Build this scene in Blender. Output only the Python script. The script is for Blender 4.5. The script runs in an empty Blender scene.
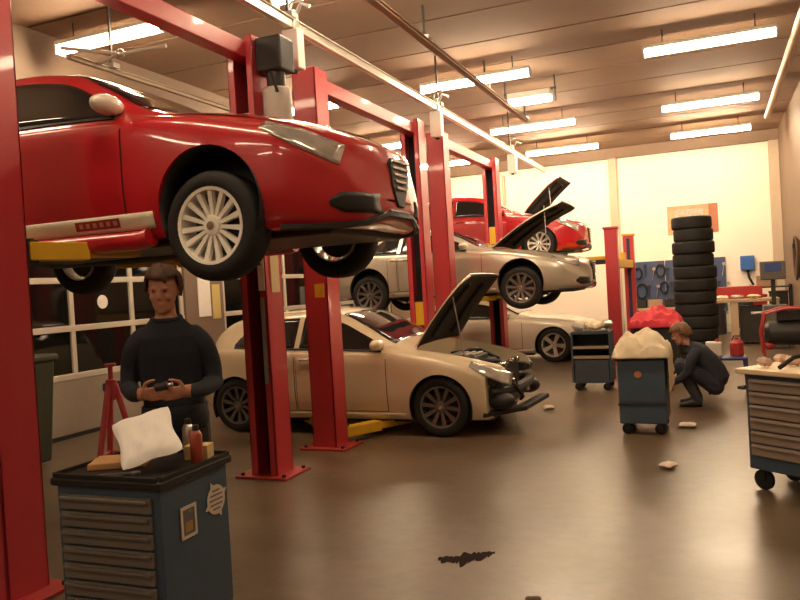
import bpy, bmesh, math, random
import numpy as np
from mathutils import Vector, Matrix, noise
random.seed(7)
scene = bpy.context.scene
COL = scene.collection
PI = math.pi

# ------------------------------------------------------------------ camera
F_PX, EYE = 750.0, 1.65
cam_d = bpy.data.cameras.new('camera'); cam = bpy.data.objects.new('camera', cam_d); COL.objects.link(cam)
cam_d.sensor_width = 36.0; cam_d.lens = 36.0 * F_PX / 800.0; cam_d.clip_start = 0.05; cam_d.clip_end = 200
fwd = Vector((313 / F_PX, 32 / F_PX, -1)).normalized()            # room depth axis seen from the camera
upv = Vector((-math.sin(.05), math.cos(.05), 0)); upv = (upv - fwd * upv.dot(fwd)).normalized()
rgt = fwd.cross(upv)
cam.matrix_world = Matrix.Translation((0, 0, EYE)) @ Matrix((rgt, fwd, upv)).to_4x4()
scene.camera = cam

# ------------------------------------------------------------------ world, exposure
w = bpy.data.worlds.new('night'); scene.world = w; w.use_nodes = True
w.node_tree.nodes['Background'].inputs[0].default_value = (.012, .014, .02, 1)
w.node_tree.nodes['Background'].inputs[1].default_value = .3
scene.view_settings.view_transform = 'Standard'; scene.view_settings.look = 'None'
scene.view_settings.gamma = 1; scene.view_settings.use_curve_mapping = False
scene.view_settings.exposure = 0.5
LAMP_COLOR = (1.0, .765, .50)
LAMP_STRENGTH = 62.0

# ------------------------------------------------------------------ materials
MATS = {}
def mat(name, col, rough=.5, metal=0., coat=0., var=0., scale=8., bump=0., emit=None, estr=0., trans=0., spec=None, stretch=None):
    if name in MATS: return MATS[name]
    m = bpy.data.materials.new(name); m.use_nodes = True; nt = m.node_tree; N = nt.nodes; L = nt.links
    p = N['Principled BSDF']
    c = (*col, 1)
    p.inputs['Base Color'].default_value = c; p.inputs['Roughness'].default_value = rough
    p.inputs['Metallic'].default_value = metal; p.inputs['Coat Weight'].default_value = coat
    p.inputs['Coat Roughness'].default_value = .05
    if spec is not None: p.inputs['Specular IOR Level'].default_value = spec
    if trans: p.inputs['Transmission Weight'].default_value = trans
    if var or bump:
        tc = N.new('ShaderNodeTexCoord'); mp = N.new('ShaderNodeMapping'); L.new(tc.outputs['Object'], mp.inputs[0])
        if stretch: mp.inputs['Scale'].default_value = stretch
        nz = N.new('ShaderNodeTexNoise'); nz.inputs['Scale'].default_value = scale; nz.inputs['Detail'].default_value = 5
        L.new(mp.outputs[0], nz.inputs['Vector'])
        if var:
            mx = N.new('ShaderNodeMix'); mx.data_type = 'RGBA'
            mx.inputs[6].default_value = tuple(x * (1 - var) for x in col) + (1,)
            mx.inputs[7].default_value = tuple(min(1, x * (1 + var)) for x in col) + (1,)
            L.new(nz.outputs['Fac'], mx.inputs[0]); L.new(mx.outputs[2], p.inputs['Base Color'])
        if bump:
            b = N.new('ShaderNodeBump'); b.inputs['Strength'].default_value = bump; b.inputs['Distance'].default_value = .01
            L.new(nz.outputs['Fac'], b.inputs['Height']); L.new(b.outputs[0], p.inputs['Normal'])
    if emit:
        p.inputs['Emission Color'].default_value = (*emit, 1); p.inputs['Emission Strength'].default_value = estr
    MATS[name] = m; return m

def floor_material():
    m = mat('floor_concrete', (.17, .12, .088), .38)
    nt = m.node_tree; N = nt.nodes; L = nt.links; p = N['Principled BSDF']
    tc = N.new('ShaderNodeTexCoord')
    a = N.new('ShaderNodeTexNoise'); a.inputs['Scale'].default_value = .9; a.inputs['Detail'].default_value = 3
    b = N.new('ShaderNodeTexNoise'); b.inputs['Scale'].default_value = 9; b.inputs['Detail'].default_value = 5
    L.new(tc.outputs['Object'], a.inputs['Vector']); L.new(tc.outputs['Object'], b.inputs['Vector'])
    ad = N.new('ShaderNodeMath'); ad.operation = 'MULTIPLY_ADD'; ad.inputs[1].default_value = .55
    L.new(b.outputs['Fac'], ad.inputs[0]); L.new(a.outputs['Fac'], ad.inputs[2])
    r = N.new('ShaderNodeValToRGB'); r.color_ramp.elements[0].position = .35; r.color_ramp.elements[1].position = 1.0
    r.color_ramp.elements[0].color = (.070, .047, .028, 1); r.color_ramp.elements[1].color = (.165, .115, .070, 1)
    L.new(ad.outputs[0], r.inputs[0]); L.new(r.outputs[0], p.inputs['Base Color'])
    q = N.new('ShaderNodeMapRange'); q.inputs[1].default_value = .1; q.inputs[2].default_value = .9
    q.inputs[3].default_value = .24; q.inputs[4].default_value = .40
    L.new(a.outputs['Fac'], q.inputs[0]); L.new(q.outputs[0], p.inputs['Roughness'])
    bp = N.new('ShaderNodeBump'); bp.inputs['Strength'].default_value = .16; bp.inputs['Distance'].default_value = .01
    L.new(b.outputs['Fac'], bp.inputs['Height']); L.new(bp.outputs[0], p.inputs['Normal'])
    return m

RED = mat('lift_red', (.52, .040, .052), .38, coat=.25, var=.12, scale=3)
REDB = mat('lift_base_red', (.40, .035, .03), .55, var=.25, scale=9)
CHDARK = mat('channel_dark', (.02, .018, .022), .6, var=.3)
CHBLUE = mat('slide_blue', (.02, .028, .07), .5, var=.2)
YEL = mat('lift_yellow', (.72, .42, .02), .45, var=.12, scale=5)
BLACK = mat('black_plastic', (.016, .015, .014), .5, var=.2)
RUBBER = mat('tyre_rubber', (.011, .010, .009), .75, var=.25, scale=30, bump=.2)
DARKMET = mat('dark_steel', (.05, .046, .042), .45, metal=.6, var=.3, scale=12)
STEEL = mat('steel', (.55, .53, .5), .3, metal=.9, var=.12, scale=14)
ALU = mat('aluminium', (.72, .68, .6), .35, metal=.6, var=.08)
CHROME = mat('chrome', (.85, .82, .78), .12, metal=1.)
GREY = mat('grey_paint', (.36, .34, .31), .5, var=.1)
LGREY = mat('light_grey_paint', (.5, .46, .41), .5, var=.1)
WHITE = mat('white_enamel', (.92, .89, .84), .4, var=.04)
PAPER = mat('paper', (.93, .90, .86), .7, var=.06, scale=10)
CREAMCLOTH = mat('cream_cloth', (.75, .64, .45), .8, var=.15, scale=14)
CARD = mat('cardboard', (.55, .30, .12), .8, var=.15)
GLASSD = mat('dark_glass', (.012, .012, .013), .06, coat=.5)
LENS = mat('lamp_lens', (.62, .60, .57), .12, metal=.55, coat=1., var=.4, scale=16)
BLUE = mat('trolley_blue', (.055, .088, .13), .45, var=.14, scale=5)
DRAWER = mat('drawer_grey', (.17, .15, .13), .5, var=.12, scale=6)
DRAWERB = mat('drawer_front', (.30, .24, .19), .5, var=.12, scale=6)

# ------------------------------------------------------------------ mesh helpers
class MB:
    def __init__(s): s.v = []; s.f = []
    def add(s, v, f):
        o = len(s.v); s.v += [tuple(x) for x in v]; s.f += [tuple(i + o for i in q) for q in f]; return s
    def box(s, c, d, rot=None):
        x, y, z = d[0] / 2, d[1] / 2, d[2] / 2
        v = [Vector((a * x, b * y, e * z)) for a in (-1, 1) for b in (-1, 1) for e in (-1, 1)]
        if rot is not None: v = [rot @ q for q in v]
        return s.add([q + Vector(c) for q in v], [(0, 1, 3, 2), (4, 6, 7, 5), (0, 4, 5, 1), (2, 3, 7, 6), (0, 2, 6, 4), (1, 5, 7, 3)])
    def bb(s, x0, x1, y0, y1, z0, z1): return s.box(((x0 + x1) / 2, (y0 + y1) / 2, (z0 + z1) / 2), (x1 - x0, y1 - y0, z1 - z0))
    def bar(s, a, b, wd, ht):
        a, b = Vector(a), Vector(b); d = b - a; R = d.to_track_quat('X', 'Z').to_matrix()
        return s.box((a + b) / 2, (d.length, wd, ht), R)
    def loft(s, rings, cap=True, closed=True):
        n = len(rings[0]); o = len(s.v)
        for r in rings: s.v += [tuple(p) for p in r]
        for i in range(len(rings) - 1):
            for j in range(n if closed else n - 1):
                k = (j + 1) % n
                s.f.append((o + i * n + j, o + i * n + k, o + (i + 1) * n + k, o + (i + 1) * n + j))
        if cap:
            s.f.append(tuple(o + j for j in range(n))[::-1]); m = o + (len(rings) - 1) * n
            s.f.append(tuple(m + j for j in range(n)))
        return s
    def tube(s, pts, r, n=8, cap=True, flat=1.):
        pts = [Vector(p) for p in pts]; rr = r if isinstance(r, (list, tuple)) else [r] * len(pts)
        rings = []; ref = None
        for i, p in enumerate(pts):
            t = (pts[min(i + 1, len(pts) - 1)] - pts[max(i - 1, 0)]).normalized()
            if ref is None: ref = Vector((0, 0, 1)) if abs(t.z) < .9 else Vector((1, 0, 0))
            a = (ref - t * ref.dot(t)).normalized(); ref = a; b = t.cross(a)
            rings.append([p + (a * math.cos(2 * PI * k / n) + b * flat * math.sin(2 * PI * k / n)) * rr[i] for k in range(n)])
        return s.loft(rings, cap)
    def cyl(s, a, b, r, n=16, r2=None): return s.tube([a, b], [r, r if r2 is None else r2], n)
    def lathe(s, prof, c=(0, 0, 0), axis='Z', n=24, cap=True):
        rings = []
        for r, h in prof:
            ring = []
            for k in range(n):
                a = 2 * PI * k / n; u, v = r * math.cos(a), r * math.sin(a)
                q = (u, v, h) if axis == 'Z' else ((u, h, v) if axis == 'Y' else (h, u, v))
                ring.append(Vector(q) + Vector(c))
            rings.append(ring)
        return s.loft(rings, cap)
    def prism(s, poly, a, b, axis='Y'):
        def pt(p, h): return (p[0], h, p[1]) if axis == 'Y' else ((p[0], p[1], h) if axis == 'Z' else (h, p[0], p[1]))
        return s.loft([[pt(p, a) for p in poly], [pt(p, b) for p in poly]])
    def ell(s, c, r, nu=14, nv=10, rot=None):
        rings = []
        for i in range(1, nv):
            t = PI * i / nv; ring = []
            for k in range(nu):
                a = 2 * PI * k / nu
                q = Vector((r[0] * math.sin(t) * math.cos(a), r[1] * math.sin(t) * math.sin(a), -r[2] * math.cos(t)))
                if rot is not None: q = rot @ q
                ring.append(q + Vector(c))
            rings.append(ring)
        return s.loft(rings)
    def grid(s, rows):
        m, n = len(rows), len(rows[0]); o = len(s.v)
        for r in rows: s.v += [tuple(p) for p in r]
        for i in range(m - 1):
            for j in range(n - 1):
                s.f.append((o + i * n + j, o + i * n + j + 1, o + (i + 1) * n + j + 1, o + (i + 1) * n + j))
        return s
    def build(s, name, m, parent=None, smooth=False, bevel=0., solid=0., offset=0., fix=True, seg=2):
        me = bpy.data.meshes.new(name); me.from_pydata(s.v, [], s.f); me.update()
        if fix:
            bm = bmesh.new(); bm.from_mesh(me); bmesh.ops.recalc_face_normals(bm, faces=bm.faces); bm.to_mesh(me); bm.free()
        o = bpy.data.objects.new(name, me); COL.objects.link(o); me.materials.append(m)
        if smooth:
            for p in me.polygons: p.use_smooth = True
            me.set_sharp_from_angle(angle=math.radians(smooth if smooth > 1 else 40))
        if parent: o.parent = parent
        if solid:
            md = o.modifiers.new('solid', 'SOLIDIFY'); md.thickness = solid; md.offset = offset
        if bevel:
            md = o.modifiers.new('bevel', 'BEVEL'); md.width = bevel; md.segments = seg; md.limit_method = 'ANGLE'; md.angle_limit = math.radians(40)
        return o

def empty(name, loc, rz=0.):
    o = bpy.data.objects.new(name, None); COL.objects.link(o); o.location = loc; o.rotation_euler = (0, 0, rz); o.empty_display_size = .1
    return o
def tag(o, label, cat, group=None):
    o['label'] = label; o['category'] = cat
    if group: o['group'] = group
    return o
def struct(o, label=None, cat=None):
    o['kind'] = 'structure'
    if label: o['label'] = label
    if cat: o['category'] = cat
    return o
def dup(root, loc=None, rz=None, label=None):
    def cp(o, par):
        c = o.copy(); COL.objects.link(c); c.parent = par
        for ch in o.children: cp(ch, c)
        return c
    r = cp(root, None)
    if loc is not None: r.location = loc
    if rz is not None: r.rotation_euler = (0, 0, rz)
    if label: r['label'] = label
    return r
def bake(o):
    """apply the modifiers of an object"""
    dg = bpy.context.evaluated_depsgraph_get(); me = bpy.data.meshes.new_from_object(o.evaluated_get(dg))
    old = o.data; nm = old.name; o.modifiers.clear(); o.data = me; bpy.data.meshes.remove(old); me.name = nm
    return o
def pchip(keys):
    keys = sorted(keys); xs = np.array([k[0] for k in keys], float); ys = np.array([k[1] for k in keys], float)
    hh = np.diff(xs); dl = np.diff(ys) / hh; m = np.zeros(len(xs)); m[0] = dl[0]; m[-1] = dl[-1]
    for i in range(1, len(xs) - 1):
        if dl[i - 1] * dl[i] > 0:
            w1 = 2 * hh[i] + hh[i - 1]; w2 = hh[i] + 2 * hh[i - 1]
            m[i] = (w1 + w2) / (w1 / dl[i - 1] + w2 / dl[i])
    def f(x):
        x = min(max(x, xs[0]), xs[-1]); i = min(int(np.searchsorted(xs, x, side='right')) - 1, len(xs) - 2)
        t = (x - xs[i]) / hh[i]
        return float(ys[i] * (1 + 2 * t) * (1 - t) ** 2 + m[i] * hh[i] * t * (1 - t) ** 2 + ys[i + 1] * t * t * (3 - 2 * t) + m[i + 1] * hh[i] * t * t * (t - 1))
    return f

# ------------------------------------------------------------------ the room
XL, XR, YB, YF, ZC = -7.4, 1.62, 20.9, -7.5, 4.98
fl = struct(MB().bb(XL - .2, XR + .2, YF - .2, YB + .2, -.2, 0).build('floor', floor_material()), 'brown grey polished concrete workshop floor', 'floor')
CEIL = mat('ceiling_panel', (.27, .165, .102), .8, var=.12, scale=2.5, bump=.05)
CEILG = mat('ceiling_gap', (.09, .06, .045), .8)
ce = struct(MB().bb(XL - .2, XR + .2, YF - .2, YB + .2, ZC + .03, ZC + .25).build('ceiling', CEILG), 'brown panelled workshop ceiling', 'ceiling')
pw = 1.18; y = YF; base_panel = None
while y < YB - .05:
    y1 = min(y + pw, YB)
    MB().bb(XL, XR, y + .02, y1 - .02, ZC, ZC + .03).build('panel', CEIL, ce)
    y = y1
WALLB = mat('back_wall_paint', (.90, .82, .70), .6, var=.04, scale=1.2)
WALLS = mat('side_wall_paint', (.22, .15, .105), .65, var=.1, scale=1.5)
wb_ = struct(MB().bb(XL - .2, XR + .2, YB, YB + .2, 0, ZC + .03).build('wall_back', WALLB), 'white painted back wall', 'wall')
# wall panels with recessed joints and pilasters
for x0, x1 in ((XL, -4.95), (-4.93, -2.48), (-2.2, -.38), (-.36, 1.38)):
    MB().bb(x0, x1, YB - .02, YB, .0, 4.7).build('panel', WALLB, wb_)
TRIMC = mat('pilaster_paint', (.55, .44, .32), .6, var=.08)
struct(MB().bb(-2.46, -2.26, YB - .11, YB, 0, 4.72).build('trim_1', TRIMC), 'beige steel pilaster on white back wall', 'pilaster')
struct(MB().bb(1.40, XR, YB - .16, YB, 0, 4.72).build('trim_2', TRIMC), 'beige corner post of back wall', 'pilaster')
struct(MB().bb(XL, XR, YB - .22, YB, 4.72, ZC).build('trim_3', mat('soffit', (.25, .165, .11), .6, var=.1)), 'brown soffit beam above back wall', 'beam')
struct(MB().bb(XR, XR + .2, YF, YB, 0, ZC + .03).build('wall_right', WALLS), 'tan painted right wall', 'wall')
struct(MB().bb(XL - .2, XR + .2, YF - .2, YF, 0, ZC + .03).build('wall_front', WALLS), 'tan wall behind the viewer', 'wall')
# left wall with sectional glazed overhead doors
wl = MB(); DOORS = [(2.25, 5.25), (5.98, 9.25), (10.2, 13.2), (14.1, 17.1)]; DT = 3.16
ys_ = [YF] + [v for d in DOORS for v in d] + [YB]
for i in range(0, len(ys_), 2): wl.bb(XL - .2, XL, ys_[i], ys_[i + 1], 0, DT)
wl.bb(XL - .2, XL, YF, YB, DT, ZC + .03)
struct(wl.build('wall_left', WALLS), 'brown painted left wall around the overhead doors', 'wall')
MULL = mat('door_frame_white', (.66, .60, .50), .45, var=.06)
DPANEL = mat('door_panel_grey', (.36, .31, .25), .5, var=.08)
PANE = mat('night_pane', (.02, .02, .018), .05, trans=.6)
WEATHER = mat('weather_strip', (.02, .02, .02), .7)
for n, (a, b) in enumerate(DOORS):
    d = empty('door_%d' % (n + 1), (XL - .06, (a + b) / 2, 0)); d['kind'] = 'structure'
    d['label'] = 'glazed white framed overhead door with grey bottom panel'; d['category'] = 'door'
    hw = (b - a) / 2 - .01
    MB().bb(-.02, .03, -hw, hw, .05, .72).build('bottom_panel', DPANEL, d, bevel=.008)
    MB().bb(-.02, .035, -hw, hw, 0, .05).build('weather_strip', WEATHER, d)
    MB().bb(.028, .045, -.1, .4, .50, .60).build('handle', BLACK, d)
    zs_ = [.76, 1.36, 1.96, 2.56, 3.12]
    for z in zs_: MB().bb(-.025, .035, -hw, hw, z - .04, z + .035).build('rail', MULL, d, bevel=.005)
    nm = 3; sp = 2 * (hw - .04) / nm
    for k in range(nm + 1):
        yy = -hw + .04 + k * sp
        MB().bb(-.025, .032, yy - .035, yy + .035, .72, 3.15).build('stile', MULL, d, bevel=.005)
    for r in range(4):
        for k in range(nm):
            yy = -hw + .04 + k * sp
            MB().bb(-.008, .004, yy + .03, yy + sp - .03, zs_[r] + .03, zs_[r + 1] - .03).build('pane', PANE, d)
tag(MB().lathe([(.09, XL - .05), (.09, XL - .044)], (0, 7.62, 1.67), 'X', 20).build('round_spot', PAPER), 'round white sticker on dark door pane', 'spot')  # thin white disc set against the pane
tag(MB().bb(XL, XL + .012, 9.55, 9.85, 1.35, 2.0).build('notice', PAPER), 'white paper notice on column between the overhead doors', 'notice')
tag(MB().bb(XL, XL + .012, 9.9, 10.1, 1.3, 1.85).build('notice', mat('yellow_paper', (.7, .55, .2), .7)), 'yellow paper notice on column between the overhead doors', 'notice')
tag(MB().bb(XL, XL + .2, 5.3, 5.93, 0, .14).build('kerb', LGREY, bevel=.01), 'pale concrete kerb at foot of left wall', 'kerb')
# sectional door in the back wall, far left
bd = empty('door_5', (-6.35, YB - .03, 0)); bd['kind'] = 'structure'; bd['label'] = 'tall white sectional door with dark joints in back wall'; bd['category'] = 'door'
for k in range(8):
    MB().bb(-.95, .95, -.05, 0, .02 + k * .56, .02 + k * .56 + .535).build('panel', WALLB, bd, bevel=.006)
MB().bb(-1.03, -.96, -.08, 0, 0, 4.6).build('jamb', TRIMC, bd); MB().bb(.96, 1.03, -.08, 0, 0, 4.6).build('jamb', TRIMC, bd)

# ------------------------------------------------------------------ ceiling lights
TUBE = mat('lamp_tube', (1, 1, 1), .5, emit=LAMP_COLOR, estr=LAMP_STRENGTH)
HOUS = mat('lamp_housing', (.7, .66, .58), .45)
TUBE3 = mat('lamp_tube_boosted', (1, 1, 1), .5, emit=LAMP_COLOR, estr=LAMP_STRENGTH * 1.9)  # last row boosted so that the back wall washes out
TUBE4 = mat('lamp_tube_dimmest', (1, 1, 1), .5, emit=LAMP_COLOR, estr=LAMP_STRENGTH * .35)  # rows behind the camera turned down to keep the foreground dim
TUBE2 = mat('lamp_tube_dimmed', (1, 1, 1), .5, emit=LAMP_COLOR, estr=LAMP_STRENGTH * .6)  # row over the front red car turned down for a dim foreground
def lamp(x, y, ln, label, z=4.7):
    t = empty('ceiling_lamp', (x, y, z)); tag(t, label, 'ceiling lamp', 'strip lamps under the ceiling')
    MB().bb(-ln / 2, ln / 2, -.085, .085, .035, .085).build('housing', HOUS, t, bevel=.008)
    MB().tube([(-ln / 2 + .01, 0, 0), (ln / 2 - .01, 0, 0)], .062, 12, flat=.9).build('diffuser', TUBE3 if y > 17 else TUBE if y > 5 else TUBE2 if y > 0 else TUBE4, t, smooth=True)
    for sx in (-1, 1):
        MB().bb(sx * ln / 2 - .012, sx * ln / 2 + .012, -.07, .07, -.065, .06).build('end_cap', HOUS, t)
        MB().cyl((sx * ln * .35, 0, .085), (sx * ln * .35, 0, ZC - z), .008, 6).build('rod', DARKMET, t)
ROWS = [(6.82, 'above the row of the cream car'), (11.1, 'in the row above the raised silver car'), (15.1, 'in the row above the four post lift'), (18.3, 'in the row closest to the white back wall')]
COLS = [(-6.3, 1.55, 'strip lamp near the overhead doors '), (-3.22, 1.72, 'strip lamp over the lift posts '), (.08, 1.66, 'strip lamp near the right wall ')]
for cx, ln, la in COLS:
    for ry, lb in ROWS: lamp(cx, ry, ln, la + lb)
for k, ry in enumerate((2.9, -1.1, -5.1)):
    for cx, ln, la in COLS: lamp(cx, ry, ln, la + ('above the front red car', 'in the row above the open aisle', 'in the row by the front wall')[k])
# short box lamp on a hanger frame
t = empty('box_lamp', (-2.68, 12.5, 4.63)); tag(t, 'short box lamp hung from a grey frame under ceiling', 'ceiling lamp')
MB().bb(-.36, .36, -.13, .13, .02, .12).build('housing', GREY, t, bevel=.01)
MB().bb(-.34, .34, -.11, .11, -.05, .02).build('diffuser', TUBE, t, bevel=.01)
for sx in (-1, 1): MB().bb(sx * .42 - .012, sx * .42 + .012, -.015, .015, -.08, ZC - 4.63).build('hanger', DARKMET, t)
MB().bb(-.44, .44, -.015, .015, .12, .15).build('crossbar', DARKMET, t)

# ------------------------------------------------------------------ ceiling rails
def rail(x, z, y0, y1, label, m=ALU, wd=.07, ht=.09, hang=4.0, start=1.0):
    t = empty('ceiling_rail', (x, (y0 + y1) / 2, z)); tag(t, label, 'rail')
    hl = (y1 - y0) / 2
    b = MB(); b.bb(-wd / 2, wd / 2, -hl, hl, -ht / 2, ht / 2); b.bb(-wd * .8, wd * .8, -hl, hl, ht / 2 - .012, ht / 2)
    b.build('track', m, t, bevel=.006)
    yy = -hl + start
    while yy < hl:
        MB().bb(-.012, .012, yy - .012, yy + .012, ht / 2, ZC - z).build('hanger_rod', DARKMET, t)
        MB().bb(-.07, .07, yy - .05, yy + .05, ht / 2, ht / 2 + .05).build('clamp', STEEL, t)
        yy += hang
    return t
rail(-3.6, 4.2, 1.5, 18.0, 'long aluminium hose rail running above the lift posts', start=4.75, hang=4.2)
rail(-3.05, 4.55, 6.9, 13.8, 'tan cable tray hung high beside the hose rail', m=mat('tray_tan', (.30, .20, .13), .7), wd=.09, ht=.03, start=1.6, hang=2.6)
rail(-6.0, 4.2, 5.9, 12.5, 'thin tan rail running near the overhead doors', m=mat('rail_tan', (.34, .26, .18), .5), wd=.045, ht=.05, start=.6, hang=3.0)
tg = tag(empty('pipe_branch', (-5.6, 6.2, 4.22)), 'small branching pipe joint beside the left rail', 'pipe')
MB().tube([(-.45, .1, 0), (.0, .0, .02), (.5, .12, .05)], .022).build('pipe', ALU, tg, smooth=True)
MB().tube([(-.3, -.5, 0), (0, .0, .02)], .022).build('branch', ALU, tg, smooth=True)
MB().ell((0, 0, .02), (.05, .05, .05)).build('joint', STEEL, tg, smooth=True)
for k, (yy, lb) in enumerate(((6.32, 'white drop box hanging from hose rail above the front red car'), (10.35, 'white drop box hanging from hose rail over the raised silver car'), (14.8, 'white drop box hanging from hose rail before the four post lift'))):
    t = tag(empty('drop_box', (-3.6, yy, 4.24)), lb, 'drop box', 'drop boxes on the hose rail')
    MB().bb(-.085, .085, -.07, .07, -.47, -.09).build('box', WHITE, t, bevel=.015)
    MB().bb(-.05, .05, -.05, .05, -.1, .09).build('trolley_bracket', STEEL, t, bevel=.01)
    MB().tube([(.05, 0, .06), (.12, -.02, .14), (.2, 0, .1)], .02).build('hook', STEEL, t, smooth=True)
    MB().tube([(-.05, 0, .06), (-.02, .05, .2), (.08, .08, .22)], .018).build('hook', STEEL, t, smooth=True)
    MB().cyl((0, 0, -.5), (0, 0, -.46), .03, 10).build('outlet', DARKMET, t)
tag(MB().tube([(1.10, -5, 4.62), (1.14, 16.8, 4.62)], .06, 12).build('ceiling_pipe', mat('pipe_tan', (.6, .42, .26), .5), smooth=True), 'tan pipe running along the right edge of ceiling', 'pipe')

# ------------------------------------------------------------------ two post lifts
def c_channel(h, wx, wy, op):            # op = +1: open towards +y
    t = .018; b = MB(); lip = .07
    b.bb(-wx / 2, wx / 2, -op * wy / 2, -op * (wy / 2 - t), 0, h) if op < 0 else b.bb(-wx / 2, wx / 2, -wy / 2, -wy / 2 + t, 0, h)
    for sx in (-1, 1):
        x0, x1 = sorted((sx * wx / 2, sx * (wx / 2 - t))); b.bb(x0, x1, -wy / 2, wy / 2, 0, h)
        x0, x1 = sorted((sx * wx / 2, sx * (wx / 2 - lip))); y0, y1 = sorted((op * wy / 2, op * (wy / 2 - t))); b.bb(x0, x1, y0, y1, 0, h)
    return b
def lift(y0, y1, arm_z, car_y, name_label, pads, x=-3.8, h=3.95, extras=()):
    t = tag(empty('two_post_lift', (x, (y0 + y1) / 2, 0)), name_label, 'car lift', 'red two post lifts')
    hl = (y1 - y0) / 2; cy = car_y - (y0 + y1) / 2
    for s in (-1, 1):
        post = c_channel(h, .27, .28, -s).build('post', RED, t, bevel=.006); post.location = (0, s * hl, 0)
        MB().bb(-.115, .115, *sorted((s * .12, s * .119 - s * .004)), .03, h - .02).build('channel_lining', CHDARK, post)
        bp = MB(); bp.bb(-.26, .27, -.22, .22, 0, .022)
        b = bp.build('base_plate', REDB, t, bevel=.004); b.location = (0, s * hl, 0)
        for bx in (-.21, .22):
            for by in (-.17, .17): MB().cyl((bx, by, .02), (bx, by, .045), .018, 6).build('bolt', DARKMET, b)
        car = MB(); car.bb(-.09, .09, -.10, .10, 0, 1.35); car = car.build('carriage', CHBLUE, t, bevel=.005)
        car.location = (0, s * hl, arm_z - .05)
        MB().bb(-.06, .06, *sorted((-s * .10, -s * .118)), 1.02, 1.34).build('yellow_guard', YEL, car)
        for (px, py) in pads:
            # telescopic arm from the carriage to the pad under the sill
            a = Vector((.06 if px > 0 else -.06, s * hl - s * .19, arm_z)); e = Vector((px, cy + s * py, arm_z))
            d = (e - a).normalized(); m_ = a + (e - a) * .55
            arm = MB(); arm.bar(a, m_ + d * .02, .13, .11); arm = arm.build('arm', YEL, t, bevel=.006)
            MB().bar(m_ - d * .1, e + d * .09, .10, .075).build('arm_extension', YEL, arm, bevel=.005)
            MB().lathe([(.06, 0), (.06, .05), (.045, .06)], (e.x, e.y, arm_z + .036), n=14).build('pad', RUBBER, arm)
            MB().cyl((a.x, a.y, arm_z - .075), (a.x, a.y, arm_z + .075), .05, 12).build('pivot_pin', DARKMET, arm)
        MB().bb(-.1, .1, *sorted((s * hl - s * .05, s * hl - s * .25)), arm_z - .07, arm_z + .07).build('arm_bracket', CHDARK, t, bevel=.006)
    MB().bb(-.075, .075, -hl - .12, hl + .12, h - .2, h - .05).build('crossbeam', RED, t, bevel=.008)
    return t, hl
L1, h1 = lift(3.06, 5.83, 1.98, 4.46, 'two post lift holding up the front red car', [(.26, .62), (-.85, .62)])
L2, h2 = lift(6.97, 9.87, .12, 8.4, 'two post lift with its arms on the floor under cream car', [(.45, .55), (-.75, .55)])
L3, h3 = lift(10.91, 13.87, 1.37, 12.39, 'two post lift holding up the silver car', [(.45, .60), (-.85, .60)])
# power unit, labels and covers on the far post of the first lift
def child(mb, name, m, par, **k): return mb.build(name, m, par, **k)
u = child(MB().bb(.14, .40, h1 - .10, h1 + .14, 3.62, 3.92), 'power_unit', BLACK, L1, bevel=.015)
MB().lathe([(.07, 3.45), (.085, 3.5), (.085, 3.66), (.05, 3.68)], (.27, h1 + .02, 0), n=18).build('motor', DARKMET, u, smooth=True)
MB().lathe([(.12, 3.10), (.13, 3.12), (.13, 3.46), (.11, 3.48)], (.27, h1 + .02, 0), n=20).build('oil_tank', LGREY, u, smooth=True)
MB().tube([(.2, h1, 3.5), (.35, h1 - .1, 3.42), (.3, h1 - .12, 3.6)], .014).build('hose', RUBBER, u)
MB().bb(.06, .125, h1 - .147, h1 - .141, 1.68, 1.98).build('label_plate', PAPER, L1)
MB().bb(.136, .142, h1 - .06, h1 + .08, 1.66, 2.05).build('label_plate', mat('label_yellowed', (.65, .5, .25), .6), L1)
MB().bb(.072, .108, h1 - .15, h1 - .141, .85, 1.62).build('cable_cover', GREY, L1)
MB().bb(-.01, .10, -h2 - .146, -h2 - .140, 1.58, 1.72).build('label_plate', mat('sticker_yellow', (.8, .5, .04), .5), L2)

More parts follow.
